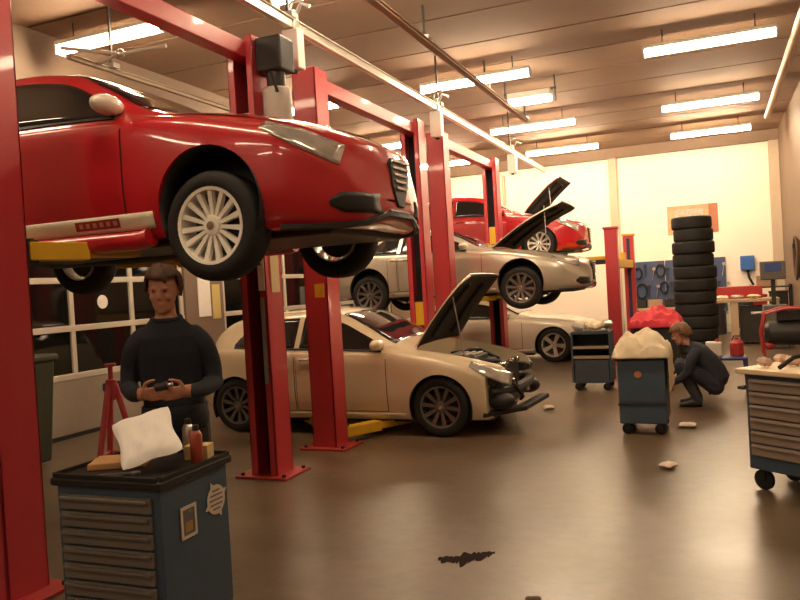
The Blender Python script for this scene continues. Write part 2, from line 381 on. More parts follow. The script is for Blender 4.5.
# ------------------------------------------------------------------ cars
def paint(name, c, rough=.28, metal=0.): return mat(name, c, rough, metal=metal, coat=1., var=.03, scale=2)
STYLES = {
    'hatch': dict(wb=2.6, fo=.85, ro=.66, rw=.325, W=.875,
        zt=[(.85, .54), (.84, .63), (.76, .705), (.6, .785), (.3, .875), (0, .935), (-.35, .99), (-.55, 1.04), (-.9, 1.22), (-1.28, 1.385), (-1.75, 1.44), (-2.3, 1.425), (-2.75, 1.345), (-2.98, 1.22), (-3.12, 1.02), (-3.2, .86), (-3.26, .62)],
        belt=[(.85, .40), (.6, .66), (.2, .78), (-.4, .90), (-1.0, .945), (-2.0, .98), (-2.8, 1.01), (-3.1, .86), (-3.26, .55)],
        wt=[(.85, .14), (.79, .34), (.5, .62), (0, .68), (-.5, .70), (-.9, .64), (-1.3, .585), (-2.0, .575), (-2.7, .55), (-3.0, .56), (-3.2, .55), (-3.26, .45)],
        cowl=-.52, roof0=-1.24, win=(-.72, -2.62), bpil=-1.75, rear=(-2.72, -3.10)),
    'coupe': dict(wb=2.6, fo=1.0, ro=.86, rw=.335, W=.89,
        zt=[(1.0, .48), (.97, .57), (.88, .645), (.6, .75), (.3, .83), (0, .88), (-.45, .925), (-.7, .97), (-1.05, 1.14), (-1.45, 1.275), (-1.85, 1.31), (-2.35, 1.27), (-2.8, 1.14), (-3.1, 1.0), (-3.3, .93), (-3.42, .84), (-3.46, .6)],
        belt=[(1.0, .38), (.6, .62), (.2, .73), (-.4, .83), (-1.0, .87), (-2.0, .89), (-2.8, .90), (-3.3, .80), (-3.46, .5)],
        wt=[(1.0, .18), (.9, .55), (.5, .65), (0, .70), (-.6, .70), (-1.05, .62), (-1.5, .56), (-2.0, .545), (-2.7, .56), (-3.1, .62), (-3.35, .62), (-3.46, .5)],
        cowl=-.68, roof0=-1.40, win=(-.92, -2.62), bpil=-2.05, rear=(-2.42, -3.02)),
}
def catmull(P, sub):
    P = [np.array(p, float) for p in P]; out = []
    for i in range(len(P) - 1):
        p0 = P[max(i - 1, 0)]; p1 = P[i]; p2 = P[i + 1]; p3 = P[min(i + 2, len(P) - 1)]
        for k in range(sub):
            t = k / sub
            out.append(.5 * (2 * p1 + (p2 - p0) * t + (2 * p0 - 5 * p1 + 4 * p2 - p3) * t * t + (3 * p1 - p0 - 3 * p2 + p3) * t ** 3))
    out.append(P[-1]); return np.array(out)
SUB = 4
class Shape:
    def __init__(s, st):
        s.st = st; s.zt = pchip(st['zt']); s.belt = pchip(st['belt']); s.wt = pchip(st['wt'])
        xf, xr, W = st['fo'], -st['wb'] - st['ro'], st['W']; s.xf, s.xr = xf, xr
        s.ws = pchip([(xf, .20 * W / .875), (xf - .02, .34 * W / .875), (xf - .06, .47 * W / .875), (xf - .13, .59 * W / .875), (xf - .24, .715 * W / .875), (xf - .42, .82 * W / .875), (-.05, W - .005), (-1.3, W), (-2.5, W - .005), (xr + .5, W - .04), (xr + .2, W - .11), (xr + .05, W - .2), (xr, W - .28)])
        s.zb = pchip([(xf, .25), (xf - .04, .19), (xf - .2, .165), (0, .17), (-st['wb'], .18), (xr + .3, .22), (xr + .05, .30), (xr, .38)])
        s.cache = {}
    def sec(s, x):
        k = round(x, 4)
        if k in s.cache: return s.cache[k]
        zt, wt, ws, zb = s.zt(x), s.wt(x), s.ws(x), s.zb(x)
        zs = min(s.belt(x), zt - .07); zr = zt - .045; wt = min(wt, ws - .05)
        fl = .016 * (math.exp(-(x / .33) ** 2) + math.exp(-((x + s.st['wb']) / .33) ** 2))
        wb = ws - .06
        P = [(0, zb), (wb * .85, zb), (wb, zb + .035), (ws + fl - .008, zb + .30 * (zs - zb)), (ws + fl, zb + .62 * (zs - zb)),
             (ws - .004, zs - .07), (ws - .045, zs), (ws - .06 + (wt - ws + .06) * .45, zs + (zr - zs) * .5), (wt, zr), (wt * .7, zt - .012), (0, zt)]
        r = catmull(P, SUB); s.cache[k] = r; return r
    def Wd(s, x, z):
        r = s.sec(x)[2 * SUB:8 * SUB + 1]; return float(np.interp(z, np.maximum.accumulate(r[:, 1]), r[:, 0]))
    def Zt(s, x, y):
        r = s.sec(x)[6 * SUB:][::-1]; return float(np.interp(abs(y), np.maximum.accumulate(r[:, 0]), r[:, 1]))
    def body(s):
        b = MB(); xs = sorted(set([round(v, 4) for v in np.concatenate([np.linspace(s.xr, s.xr + .5, 12), np.linspace(s.xr + .5, s.xf - .5, 34), np.linspace(s.xf - .5, s.xf, 14)])]))
        rings = []
        for x in xs:
            r = s.sec(x)
            rings.append([(x, -p[0], p[1]) for p in r[1:]] + [(x, p[0], p[1]) for p in r[::-1][1:]])
        return b.loft(rings)
    def band(s, x0, x1, lo, hi, side, off, nx=16, nz=6):
        rows = []
        for i in range(nx + 1):
            x = x0 + (x1 - x0) * i / nx; a, b_ = lo(x), hi(x)
            rows.append([(x, side * (s.Wd(x, a + (b_ - a) * j / nz) + off), a + (b_ - a) * j / nz) for j in range(nz + 1)])
        return MB().grid(rows)
    def top(s, x0, x1, hw, off, nx=14, ny=14):
        rows = []
        for i in range(nx + 1):
            x = x0 + (x1 - x0) * i / nx; h = hw(x)
            rows.append([(x, h * (2 * j / ny - 1), s.Zt(x, h * (2 * j / ny - 1)) + off) for j in range(ny + 1)])
        return MB().grid(rows)
def lin(*keys): 
    xs = [k[0] for k in sorted(keys)]; ys = [k[1] for k in sorted(keys)]
    return lambda x: float(np.interp(x, xs, ys))

def wheel_meshes(rw, spokes, rimmat, depth=.2):
    """tyre, rim and hub meshes around the Y axis; the outside faces -Y"""
    hw = depth / 2; ri = rw * .70
    ty = MB().lathe([(ri - .012, -hw + .015), (ri + .012, -hw), (rw - .045, -hw), (rw - .014, -hw + .015), (rw, -hw + .045), (rw, hw - .045), (rw - .014, hw - .015), (rw - .045, hw), (ri + .012, hw), (ri - .012, hw - .015)], axis='Y', n=40, cap=False)
    rm = MB()
    rm.lathe([(ri, -hw + .004), (ri + .004, -hw + .012), (ri - .005, -hw + .03), (ri - .03, 0), (ri - .03, hw - .01), (ri - .038, hw - .01), (ri - .038, 0), (ri - .022, -hw + .03), (ri - .02, -hw + .008), (ri, -hw + .004)], axis='Y', n=40, cap=False)
    rm.lathe([(0.004, -hw + .02), (.055, -hw + .022), (.065, -hw + .04), (.065, -hw + .09), (.004, -hw + .09)], axis='Y', n=20)
    for k in range(spokes):
        a = 2 * PI * k / spokes; c, s_ = math.cos(a), math.sin(a)
        p0 = Vector((.05 * c, -hw + .04, .05 * s_)); p1 = Vector(((ri - .02) * c, -hw + .022, (ri - .02) * s_))
        wd = 2 * PI * ri / spokes * (.30 if spokes > 9 else .26); tn = Vector((-s_, 0, c))
        ring0 = [p0 + tn * wd * .35 + Vector((0, -.006, 0)), p0 - tn * wd * .35 + Vector((0, -.006, 0)), p0 - tn * wd * .4 + Vector((0, .03, 0)), p0 + tn * wd * .4 + Vector((0, .03, 0))]
        ring1 = [p1 + tn * wd * .55 + Vector((0, -.006, 0)), p1 - tn * wd * .55 + Vector((0, -.006, 0)), p1 - tn * wd * .6 + Vector((0, .022, 0)), p1 + tn * wd * .6 + Vector((0, .022, 0))]
        rm.loft([ring0, ring1])
    disc = MB().lathe([(.02, -.01), (ri * .72, -.01), (ri * .72, .012), (.02, .012)], axis='Y', n=28)
    hub = MB().lathe([(.003, -hw + .008), (.026, -hw + .010), (.03, -hw + .022), (.003, -hw + .022)], axis='Y', n=16)
    return ty, rm, disc, hub

def ring4(c, w, h): return [(c[0], c[1] - w, c[2] - h), (c[0], c[1] + w, c[2] - h), (c[0], c[1] + w, c[2] + h), (c[0], c[1] - w, c[2] + h)]
def car(style, pm, label, loc, rz=0., droop=0., hood=0., spokes=10, rim=STEEL, mirror=None, front_off=False, stripe=False, handles=True, detail=True, doors=2):
    st = STYLES[style]; S = Shape(st); wbs = st['wb']; rw = st['rw']
    root = tag(empty('car', loc, rz), label, 'car')
    body = S.body().build('body', pm, root)
    # ---- cut wheel arches and, if open, the engine bay
    cut = MB(); R = rw + .030
    for x in (0, -wbs):
        for sd in (-1, 1):
            yi = st['W'] - .27; y0, y1 = sorted((sd * yi, sd * (st['W'] + .2)))
            cut.lathe([(R, y0), (R, y1)], (x, 0, rw), 'Y', 40)
            # straight sides down to the sill edge
    co = cut.build('cutter', pm, root)
    md = body.modifiers.new('b', 'BOOLEAN'); md.operation = 'DIFFERENCE'; md.object = co; md.solver = 'EXACT'
    cos = [co]
    hx0 = st['cowl'] + .20; hx1 = st['fo'] - (.20 if not front_off else -.1)
    hwd = lambda x: max(.3, min(S.wt(x) + .035, S.ws(x) - .1))
    if hood:
        rings = []
        for z in (.40, 1.3):
            xs_ = np.linspace(hx0 + .02, hx1, 12); rg = [(x, -hwd(min(x, st['fo'] - .2)) + .04, z) for x in xs_] + [(x, hwd(min(x, st['fo'] - .2)) - .04, z) for x in xs_[::-1]]
            rings.append(rg)
        c2 = MB().loft(rings).build('cutter', pm, root); cos.append(c2)
        md = body.modifiers.new('h', 'BOOLEAN'); md.operation = 'DIFFERENCE'; md.object = c2; md.solver = 'EXACT'
    if front_off:
        c3 = MB().bb(.50, 1.3, -1, 1, -.1, .64).build('cutter', pm, root); cos.append(c3)
        c4 = MB().bb(.70, 1.3, -1, 1, -.1, 1.1).build('cutter', pm, root); cos.append(c4)
        for c in (c3, c4):
            md = body.modifiers.new('f', 'BOOLEAN'); md.operation = 'DIFFERENCE'; md.object = c; md.solver = 'EXACT'
    bpy.context.view_layer.update(); bake(body)
    for c in cos: bpy.data.objects.remove(c)
    for p in body.data.polygons: p.use_smooth = True
    body.data.set_sharp_from_angle(angle=math.radians(38))
    # ---- arch liners and wheels
    for x, z in ((0, rw), (-wbs, rw)):
        for sd in (-1, 1):
            yi = st['W'] - .266; yo = st['W'] - .02; rr = R - .004; rings = []
            for yv in (yi, yo):
                rings.append([(x + rr * math.cos(a), sd * yv, z + rr * math.sin(a)) for a in np.linspace(-.45, PI + .45, 24)])
            MB().loft(rings, cap=False, closed=False).add([(x + rr * math.cos(a), sd * yi, z + rr * math.sin(a)) for a in np.linspace(-.45, PI + .45, 24)], [tuple(range(24))]).build('arch_liner', BLACK, root, smooth=True, solid=.003, offset=0)
    ty, rm, ds, hb = wheel_meshes(rw, spokes, rim)
    proto = None
    for x in (0, -wbs):
        for sd in (-1, 1):
            y = sd * (st['W'] - .115)
            if proto is None:
                wv = ty.build('wheel', RUBBER, root, smooth=True); rm.build('rim', rim, wv, smooth=True); ds.build('brake_disc', DARKMET, wv, smooth=True); hb.build('hub_cap', CHROME, wv, smooth=True); proto = wv
            else:
                wv = proto.copy(); COL.objects.link(wv)
                for ch in proto.children: c = ch.copy(); COL.objects.link(c); c.parent = wv
            wv.parent = root; wv.location = (x, y, rw - droop); wv.rotation_euler = (0, .2 * x + .13, 0 if sd < 0 else PI)
        MB().tube([(x, -st['W'] + .2, rw - droop), (x, -.3, rw - droop * .5 - .03), (x, .3, rw - droop * .5 - .03), (x, st['W'] - .2, rw - droop)], .035, 8).build('axle', DARKMET, root)
    # ---- underside
    ub = MB(); ub.bb(-wbs + .42, -.42, -.70, .70, .13, .19); ub.bb(-.4, st['fo'] - .22, -.55, .55, .13, .2) if not front_off else ub.bb(-.4, .5, -.55, .55, .13, .2)
    ub.bb(S.xr + .3, -wbs + .4, -.5, .5, .17, .25)
    ub.build('undertray', BLACK, root, bevel=.02)
    MB().tube([(-.3, .1, .14), (-1.5, .1, .12), (-2.4, .25, .14), (S.xr + .15, .45, .22)], .03, 8).build('exhaust_pipe', DARKMET, root, smooth=True)
    # ---- glass
    ws = lambda x: S.wt(x) - .025
    S.top(st['roof0'], st['cowl'] - .03, lambda x: S.wt(x) - .035, .006).build('windscreen', GLASSD, root, smooth=True, solid=.004)
    S.top(st['rear'][1], st['rear'][0], lambda x: S.wt(x) - .05, .006).build('rear_window', GLASSD, root, smooth=True, solid=.004)
    x0, x1 = st['win']; xb = st['bpil']
    zlo = lambda x: min(S.belt(x), S.zt(x) - .07) + .025
    zhi = lambda x: max(zlo(x) + .004, S.zt(x) - .085 - .02)
    taper = lambda x: zlo(x) + (zhi(x) - zlo(x)) * min(1, max(0.02, (x - x1) / .25)) ** .6
    for sd in (-1, 1):
        S.band(xb + .035, x0, zlo, zhi, sd, .006, 22, 8).build('side_window', GLASSD, root, smooth=True, solid=.004)
        S.band(x1, xb - .035, zlo, taper, sd, .006, 18, 8).build('rear_side_window', GLASSD, root, smooth=True, solid=.004)
        # window frame line along the belt
        S.band(x1, x0 + .05, lambda x: zlo(x) - .022, lambda x: zlo(x) - .004, sd, .008, 24, 1).build('belt_trim', BLACK, root, solid=.006)
        # doors: dark gap patch and painted leaf
        dlo = lambda x: .27
        dhi = lambda x: zlo(x) - .03
        for (a, b_) in ([(xb, -.60)] if doors == 1 else [(xb, -.60), (-wbs + .36, xb - .015)]):
            S.band(a, b_, dlo, dhi, sd, .0015, 16, 10).build('door_gap', BLACK, root, smooth=True)
            dr = S.band(a + .008, b_ - .008, lambda x: dlo(x) + .008, dhi, sd, .005, 16, 10).build('door', pm, root, smooth=True)
            if handles:
                xh = a + .16; zh = S.belt(xh) - .10; yh = sd * (S.Wd(xh, zh) + .028)
                MB().tube([(xh - .1, yh - sd * .024, zh), (xh - .085, yh, zh), (xh + .085, yh, zh + .003), (xh + .1, yh - sd * .024, zh)], .012, 8).build('handle', CHROME if pm.name != 'paint_red' else pm, dr, smooth=True)
        # mirror
        xm, zm = x0 + .02, S.belt(x0) + .085; ym = sd * (S.Wd(x0, zm) + .12)
        mi = MB(); mi.ell((xm, ym, zm), (.070, .13, .064)); mo = mi.build('mirror', mirror or pm, root, smooth=True)
        MB().bar((xm, ym - sd * .07, zm - .05), (xm + .01, ym - sd * .19, zm - .10), .07, .035).build('mirror_stalk', BLACK, mo, bevel=.008)
        # sill
        if stripe:
            MB().tube([(-wbs + .44, sd * (S.ws(-1) - .035), .185), (-wbs + .50, sd * (S.ws(-1) - .03), .175), (-.5, sd * (S.ws(-1) - .03), .17), (-.44, sd * (S.ws(-1) - .035), .185)], .06, 12).build('sill', pm, root, smooth=True)
            S.band(-wbs + .40, -.40, lambda x: .235, lambda x: .335, sd, .008, 18, 3).build('sill_stripe', mat('stripe_white', (.78, .70, .55), .35), root, smooth=True, solid=.004)
        else:
            S.band(-wbs + .40, -.40, lambda x: .20, lambda x: .255, sd, .012, 18, 3).build('sill', pm, root, smooth=True, solid=.01)
        # head and tail lamps
        f = st['fo']
        hl = S.band(f - .52, f - .13, lin((f - .52, S.belt(f - .45) + .02), (f - .13, .52)), lin((f - .52, S.belt(f - .52) + .05), (f - .3, S.belt(f - .3) + .05), (f - .13, .645)), sd, .006, 14, 5).build('headlamp', LENS, root, smooth=True, solid=.008)
        xe = S.xr
        S.band(xe + .08, xe + .36, lambda x: .78, lambda x: .92, sd, .006, 8, 4).build('tail_lamp', mat('tail_red', (.5, .02, .02), .2, coat=.8), root, smooth=True, solid=.006)
    # ---- nose
    f = st['fo']
    if not front_off:
        g = MB().prism([(-.05, .30), (.05, .30), (.13, .44), (.145, .57), (.09, .61), (-.09, .61), (-.145, .57), (-.13, .44)], f - .05, f + .012, 'X').build('grille', BLACK, root, bevel=.01)
        for k in range(5):
            z = .42 + k * .042; hwg = .07 + (z - .38) * .30
            MB().bb(f + .012, f + .024, -hwg, hwg, z - .007, z + .007).build('grille_bar', CHROME, g)
        for sd in (-1, 1):
            S.band(f - .17, f - .012, lin((f - .17, .285), (f - .12, .245), (f, .245)), lin((f - .17, .315), (f - .12, .365), (f, .365)), sd, .004, 12, 4).build('side_intake', BLACK, root, smooth=True, solid=.004)
        MB().bb(f - .05, f + .006, -.17, .17, .235, .29).build('lower_intake', BLACK, root, bevel=.02)
        sp = []
        for sd in (-1, 1): sp.append(0)
        rows = [[(x, sd * (S.ws(x) - .05), z) for x in (f - .35, f - .2, f - .1, f - .02)] for sd in (-1,) for z in (0,)]
        lipb = MB(); pts = [(x, -(S.ws(x) - .045), S.zb(x) + .005) for x in np.linspace(f - .42, f - .005, 10)] + [(x, (S.ws(x) - .045), S.zb(x) + .005) for x in np.linspace(f - .005, f - .42, 10)]
        lipb.tube(pts, .02, 6).build('front_lip', BLACK, root, smooth=True)
        pts = [(f - .04, 0, 0)]
    # ---- bonnet
    def bon(off, extra=0.): return S.top(hx0, st['fo'] - .22, lambda x: hwd(x) + extra, off, 16, 16)
    if hood:
        hz = S.Zt(hx0, 0)
        b = bon(.004); M = Matrix.Translation((hx0, 0, hz)) @ Matrix.Rotation(-hood, 4, 'Y') @ Matrix.Translation((-hx0, 0, -hz + .02))
        b.v = [tuple(M @ Vector(v)) for v in b.v]
        bo = b.build('bonnet', pm, root, smooth=True, solid=.012, offset=0)
        c = bon(-.02, -.02); c.v = [tuple(M @ Vector(v)) for v in c.v]
        c.build('bonnet_lining', mat('bonnet_lining', (.035, .028, .022), .8, var=.3, scale=6), bo, smooth=True, solid=.015, offset=0)
        for yv in (-.35, .35):
            rb = MB(); pp = [M @ Vector((x, yv * (1 - .25 * (x - hx0)), S.Zt(x, yv) - .045)) for x in np.linspace(hx0 + .1, st['fo'] - .35, 6)]
            rb.tube(pp, .022, 6).build('bonnet_rib', BLACK, bo, smooth=True)
        pp = M @ Vector((st['fo'] - .45, -hwd(.2) + .09, S.Zt(.3, .4) - .03))
        MB().tube([(st['fo'] - .6, -hwd(.3) + .07, .74), tuple(pp)], .008, 6).build('prop_rod', STEEL, root)
        eng = MB(); eng.bb(-.22, .34, -.32, .36, .42, .74); eng.bb(-.16, .24, -.24, .28, .74, .80); eng.bb(-.25, .1, .3, .48, .45, .7)
        eo = eng.build('engine', mat('engine_dark', (.05, .045, .04), .5, metal=.3, var=.4, scale=20), root, bevel=.02)
        for k in range(4): MB().bb(-.10 + k * .085, -.05 + k * .085, -.2, .2, .80, .825).build('cover_rib', STEEL, eo, bevel=.008)
        MB().tube([(-.1, -.3, .7), (.2, -.42, .78), (.38, -.2, .74), (.42, .1, .7)], .035, 10).build('intake_hose', RUBBER, eo, smooth=True)
        MB().tube([(-.2, .2, .8), (.1, .42, .82), (.36, .3, .72)], .022, 8).build('coolant_hose', RUBBER, eo, smooth=True)
        MB().bb(.08, .32, -.52, -.34, .42, .76).build('battery', BLACK, root, bevel=.012)
        MB().lathe([(.06, .5), (.07, .52), (.07, .72), (.03, .74), (.03, .78), (.04, .785), (.04, .81)], (-.12, .46, 0), n=14).build('reservoir', LENS, root, smooth=True)
        for yv in (-.5, .5): MB().lathe([(.08, .45), (.08, .82), (.05, .84)], (-.02, yv, 0), n=14).build('strut_top', DARKMET, root, smooth=True)
    else:
        b = bon(.001, .004).build('bonnet_gap', BLACK, root, smooth=True)
        bon(.006, -.004).build('bonnet', pm, root, smooth=True)
    if front_off:
        fr = MB(); fr.tube([(.52, -.70, .46), (.66, -.55, .46), (.72, -.25, .46), (.72, .25, .46), (.66, .55, .46), (.52, .70, .46)], .05, 8, flat=1.2)
        fr.build('crash_beam', DARKMET, root, smooth=True)
        MB().bb(.50, .57, -.42, .42, .24, .70).build('radiator', mat('radiator', (.06, .055, .05), .5, metal=.5, var=.3, scale=60), root, bevel=.008)
        MB().bb(.45, .52, -.64, .64, .66, .71).build('slam_panel', BLACK, root, bevel=.01)
        for sd in (-1, 1):
            hb_ = MB(); hb_.loft([ring4((.50, sd * .60, .60), .11, .06), ring4((.62, sd * .57, .60), .09, .05), ring4((.67, sd * .55, .60), .06, .03)]); hb_.build('lamp_unit', DARKMET, root, bevel=.01)
            MB().lathe([(.03, 0), (.045, .02), (.045, .05), (.02, .06)], (.62, sd * .56, .60), 'X', 14).build('lamp_projector', CHROME, root, smooth=True)
            MB().bb(.3, .66, sd * .58 - .035, sd * .58 + .035, .38, .48).build('chassis_leg', DARKMET, root, bevel=.01)
            MB().ell((.62, sd * .62, .36), (.15, .12, .10)).build('washer_bottle' if sd > 0 else 'horn_shell', BLACK, root, smooth=True)
        MB().tube([(.55, -.6, .6), (.74, -.5, .52), (.78, -.3, .36), (.7, -.1, .3), (.66, .2, .34)], .018, 6).build('loose_wire', RUBBER, root, smooth=True)
        MB().tube([(.6, -.45, .7), (.72, -.36, .62), (.75, -.42, .5), (.66, -.6, .42)], .014, 6).build('loose_wire', RUBBER, root, smooth=True)
        for k, (cx_, cy_, cz_) in enumerate(((.58, -.3, .72), (.6, -.05, .73), (.6, .22, .72), (.7, -.42, .56), (.74, .05, .40), (.68, -.5, .34), (.55, -.58, .70))):
            MB().lathe([(.02, -.03), (.032, -.025), (.032, .025), (.02, .03)], (cx_, cy_, cz_), 'XYZ'[k % 3], 12).build('glint_bit', CHROME, root, smooth=True)  # small chrome bits added to give sparkle around the open engine
        MB().bar((.42, -.74, .23), (.80, -.36, .25), .14, .05).build('bumper_carrier', BLACK, root, bevel=.01)
        MB().bar((.78, -.40, .25), (.84, .5, .25), .12, .05).build('bumper_carrier', BLACK, root, bevel=.01)
    return root, S

P_RED = paint('paint_red', (.50, .012, .02), .3)
P_CREAM = paint('paint_cream', (.74, .62, .42), .32)
P_SILV = paint('paint_silver', (.58, .52, .42), .3, metal=.45)
P_WHITE = paint('paint_white', (.80, .74, .60), .3)
WRIM = mat('wheel_white', (.95, .90, .80), .3, metal=0., coat=.3)
GRIM = mat('wheel_grey', (.20, .18, .16), .35, metal=.7)
SRIM = mat('wheel_silver', (.6, .57, .52), .3, metal=.7)

c1, S1 = car('hatch', P_RED, 'red hatchback with white sill stripe raised high on a two post lift', (-2.68, 4.46, 1.85), droop=.11, spokes=15, rim=WRIM, mirror=mat('mirror_pale', (.80, .72, .60), .25, coat=.6), stripe=True, doors=2)
# dark red lettering plate on the sill stripe (letters too blurred to read: plain marks)
for sd in (-1,):
    pl = S1.band(-1.02, -.66, lambda x: .258, lambda x: .315, sd, .014, 8, 2).build('stripe_badge', mat('badge_red', (.30, .02, .02), .5), c1, smooth=True)
    for k in range(6):
        xx = -.985 + k * .055
        S1.band(xx, xx + .03, lambda x: .272, lambda x: .300, sd, .0165, 2, 1).build('badge_mark', mat('badge_mark', (.5, .25, .2), .5), pl)
c2, S2 = car('hatch', P_CREAM, 'cream hatchback on the floor with open bonnet and front bumper removed', (-2.77, 8.4, 0), hood=math.radians(63), spokes=10, rim=GRIM, front_off=True)
c3, S3 = car('coupe', P_SILV, 'silver coupe with open bonnet raised on a two post lift', (-2.78, 12.39, 1.28), hood=math.radians(40), droop=.10, spokes=10, rim=GRIM)
c4, S4 = car('hatch', P_RED, 'red hatchback with open bonnet standing on the four post lift', (-3.12, 15.5, 2.0), hood=math.radians(55), spokes=10, rim=SRIM)
c5, S5 = car('coupe', P_WHITE, 'white coupe parked on the floor beneath the four post lift', (-2.92, 15.4, 0), spokes=5, rim=SRIM)

# ------------------------------------------------------------------ four post lift
q = tag(empty('four_post_lift', (-4.1, 15.6, 0)), 'four post lift with red posts and yellow runways', 'car lift')
for sx in (-1, 1):
    for sy in (-1, 1):
        p = MB().bb(-.11, .11, -.11, .11, 0, 2.46).build('post', RED, q, bevel=.012); p.location = (sx * 2.42, sy * 1.52, 0)
        MB().bb(-.13, .13, -.13, .13, 2.46, 2.50).build('post_cap', RED if sy < 0 else YEL, p, bevel=.006)
        MB().bb(-.2, .2, -.2, .2, 0, .02).build('foot_plate', REDB, p)
        MB().bb(-.035, .035, -sy * .112 - .004, -sy * .112 + .004, .1, 2.4).build('ladder_strip', CHBLUE, p)
    MB().bb(sx * 2.42 - .09, sx * 2.42 + .09, -1.40, 1.40, 1.76, 1.92).build('cross_beam', YEL, q, bevel=.01)
for sy in (-1, 1):
    y0 = -.1 + sy * .77
    r_ = MB().bb(-2.5, 2.42, y0 - .24, y0 + .24, 1.925, 1.995).build('runway', YEL, q, bevel=.008)
    MB().bb(2.34, 2.42, y0 - .24, y0 + .24, 1.995, 2.08).build('wheel_stop', YEL, r_)
    MB().bb(-2.5, 2.42, y0 - .24, y0 - .22, 1.86, 1.925).build('runway_rib', DARKMET, r_)

# ------------------------------------------------------------------ tool trolleys
def castor(par, x, y, r=.055):
    b = MB(); b.lathe([(r * .5, -.018), (r, -.015), (r, .015), (r * .5, .018)], (x, y, r), 'Y', 16)
    o = b.build('castor', RUBBER, par, smooth=True)
    MB().bb(x - .02, x + .02, y - .026, y + .026, r, r * 2.1).build('castor_fork', DARKMET, o)
def trolley(label, loc, rz, wx, wy, h, ndraw, m=BLUE, dm=DRAWER, top=BLACK, face=True, r=.055, lip=.02):
    t = tag(empty('tool_trolley', loc, rz), label, 'tool trolley')
    z0 = 2.1 * r
    MB().bb(-wx / 2, wx / 2, -wy / 2, wy / 2, z0, h - .03).build('body', m, t, bevel=.012)
    MB().bb(-wx / 2 - lip, wx / 2 + lip, -wy / 2 - lip, wy / 2 + lip, h - .04, h).build('top_tray', top, t, bevel=.01)
    if face:
        hz = (h - .04 - .03 - z0 - .10) / ndraw
        for k in range(ndraw):
            z = z0 + .10 + k * hz
            d = MB().bb(-wx / 2 + .035, wx / 2 - .035, -wy / 2 - .018, -wy / 2, z + .006, z + hz - .006).build('drawer', dm, t, bevel=.005)
            MB().bb(-wx / 2 + .045, wx / 2 - .045, -wy / 2 - .036, -wy / 2 - .014, z + hz - .028, z + hz - .012).build('pull', dm, d, bevel=.004)
    for sx in (-1, 1):
        for sy in (-1, 1): castor(t, sx * (wx / 2 - .07), sy * (wy / 2 - .07), r)
    return t
# front left trolley
tf = trolley('blue tool trolley with grey drawers, round emblem and white packet on top', (-2.60, 2.86, 0), .02, .59, .52, .85, 7)
for sy in (-1, 1): MB().bb(-.295, .295, sy * .272 - .006, sy * .262 + .006, .85, .868).build('tray_rim', BLACK, tf)
MB().bb(-.315, -.303, -.26, .26, .85, .868).build('tray_rim', BLACK, tf); MB().bb(.303, .315, -.26, .26, .85, .868).build('tray_rim', BLACK, tf)
EMB = mat('emblem_cream', (.60, .52, .42), .6, var=.15, scale=30); EMD = mat('emblem_dark', (.14, .12, .12), .6)
ex = .2975
em = MB().lathe([(.072, 0), (.072, .002)], (ex, .15, .655), 'X', 28).build('round_emblem', EMB, tf)
for k in range(4):
    a = PI / 8 + k * PI / 2; c, s_ = math.cos(a), math.sin(a)
    MB().prism([(.15 + .07 * c - .014 * s_, .655 + .07 * s_ + .014 * c), (.15 + .098 * c, .655 + .098 * s_), (.15 + .07 * c + .014 * s_, .655 + .07 * s_ - .014 * c)], ex, ex + .0018, 'X').build('emblem_point', EMB, em)
for k, (zz, w_) in enumerate(((.700, .03), (.678, .048), (.655, .054), (.632, .048), (.610, .03))):
    MB().bb(ex + .002, ex + .003, .15 - w_, .15 + w_, zz - .004, zz + .004).build('emblem_mark', EMD, em)
fr = MB()
for a in ((-.125, -.110, .54, .69), (-.025, -.01, .54, .69), (-.11, -.025, .675, .69), (-.11, -.025, .54, .555)): fr.bb(ex, ex + .004, *a)
fr.build('sticker_frame', EMB, tf)
MB().bb(ex, ex + .002, -.11, -.025, .555, .675).build('sticker_field', EMD, tf)
MB().bb(ex + .002, ex + .003, -.095, -.04, .568, .615).build('sticker_mark', mat('sticker_ochre', (.35, .22, .06), .6), tf)
# things on the front trolley
def pillow(name, m, c, sx, sy, th, rot, label, cat, seed=0, n=16, crump=.02):
    b = MB(); R = rot.to_matrix() if hasattr(rot, 'to_matrix') else rot
    for sgn in (1, -1):
        rows = []
        for i in range(n + 1):
            row = []
            for j in range(n + 1):
                u, v = 2 * i / n - 1, 2 * j / n - 1
                e = max(0, (1 - u ** 4) * (1 - v ** 4)) ** .5
                nz = noise.noise(Vector((u * 2.3 + seed, v * 2.3, sgn))) + .5 * noise.noise(Vector((u * 5 + seed, v * 5, sgn * 3)))
                pinch = 1 - .05 * math.cos(v * 4)
                row.append(R @ Vector((u * sx * pinch, v * sy * (1 - .04 * math.cos(u * 5)), sgn * th * e + crump * nz * e)) + Vector(c))
            rows.append(row)
        b.grid(rows)
    o = b.build(name, m, smooth=60); return tag(o, label, cat)
from mathutils import Euler
pu = Vector((.921, .385, .02)).normalized(); pv = Vector((-.50, .02, .0)) * .921 + Vector((-.386, .922, 0)) * .80 + Vector((0, 0, .58)); pv = (pv - pu * pv.dot(pu)).normalized(); pn = pu.cross(pv)
pr_a = math.radians(24); pt_ = pu * math.cos(pr_a) + pv * math.sin(pr_a); pw_ = pv * math.cos(pr_a) - pu * math.sin(pr_a)
PR = Matrix((pt_, pw_, pn)).transposed()
pillow('packet', PAPER, Vector((-2.42, 2.72, .935)) + pw_ * .15, .132, .178, .035, PR, 'puffy white packet leaning on the front trolley', 'packet', 3, crump=.012)
tag(MB().box((-2.73, 2.85, .868), (.27, .20, .03), Matrix.Rotation(.5, 3, 'Z')).build('cardboard_sheet', CARD, bevel=.004), 'flat orange brown cardboard piece on the front trolley', 'cardboard')
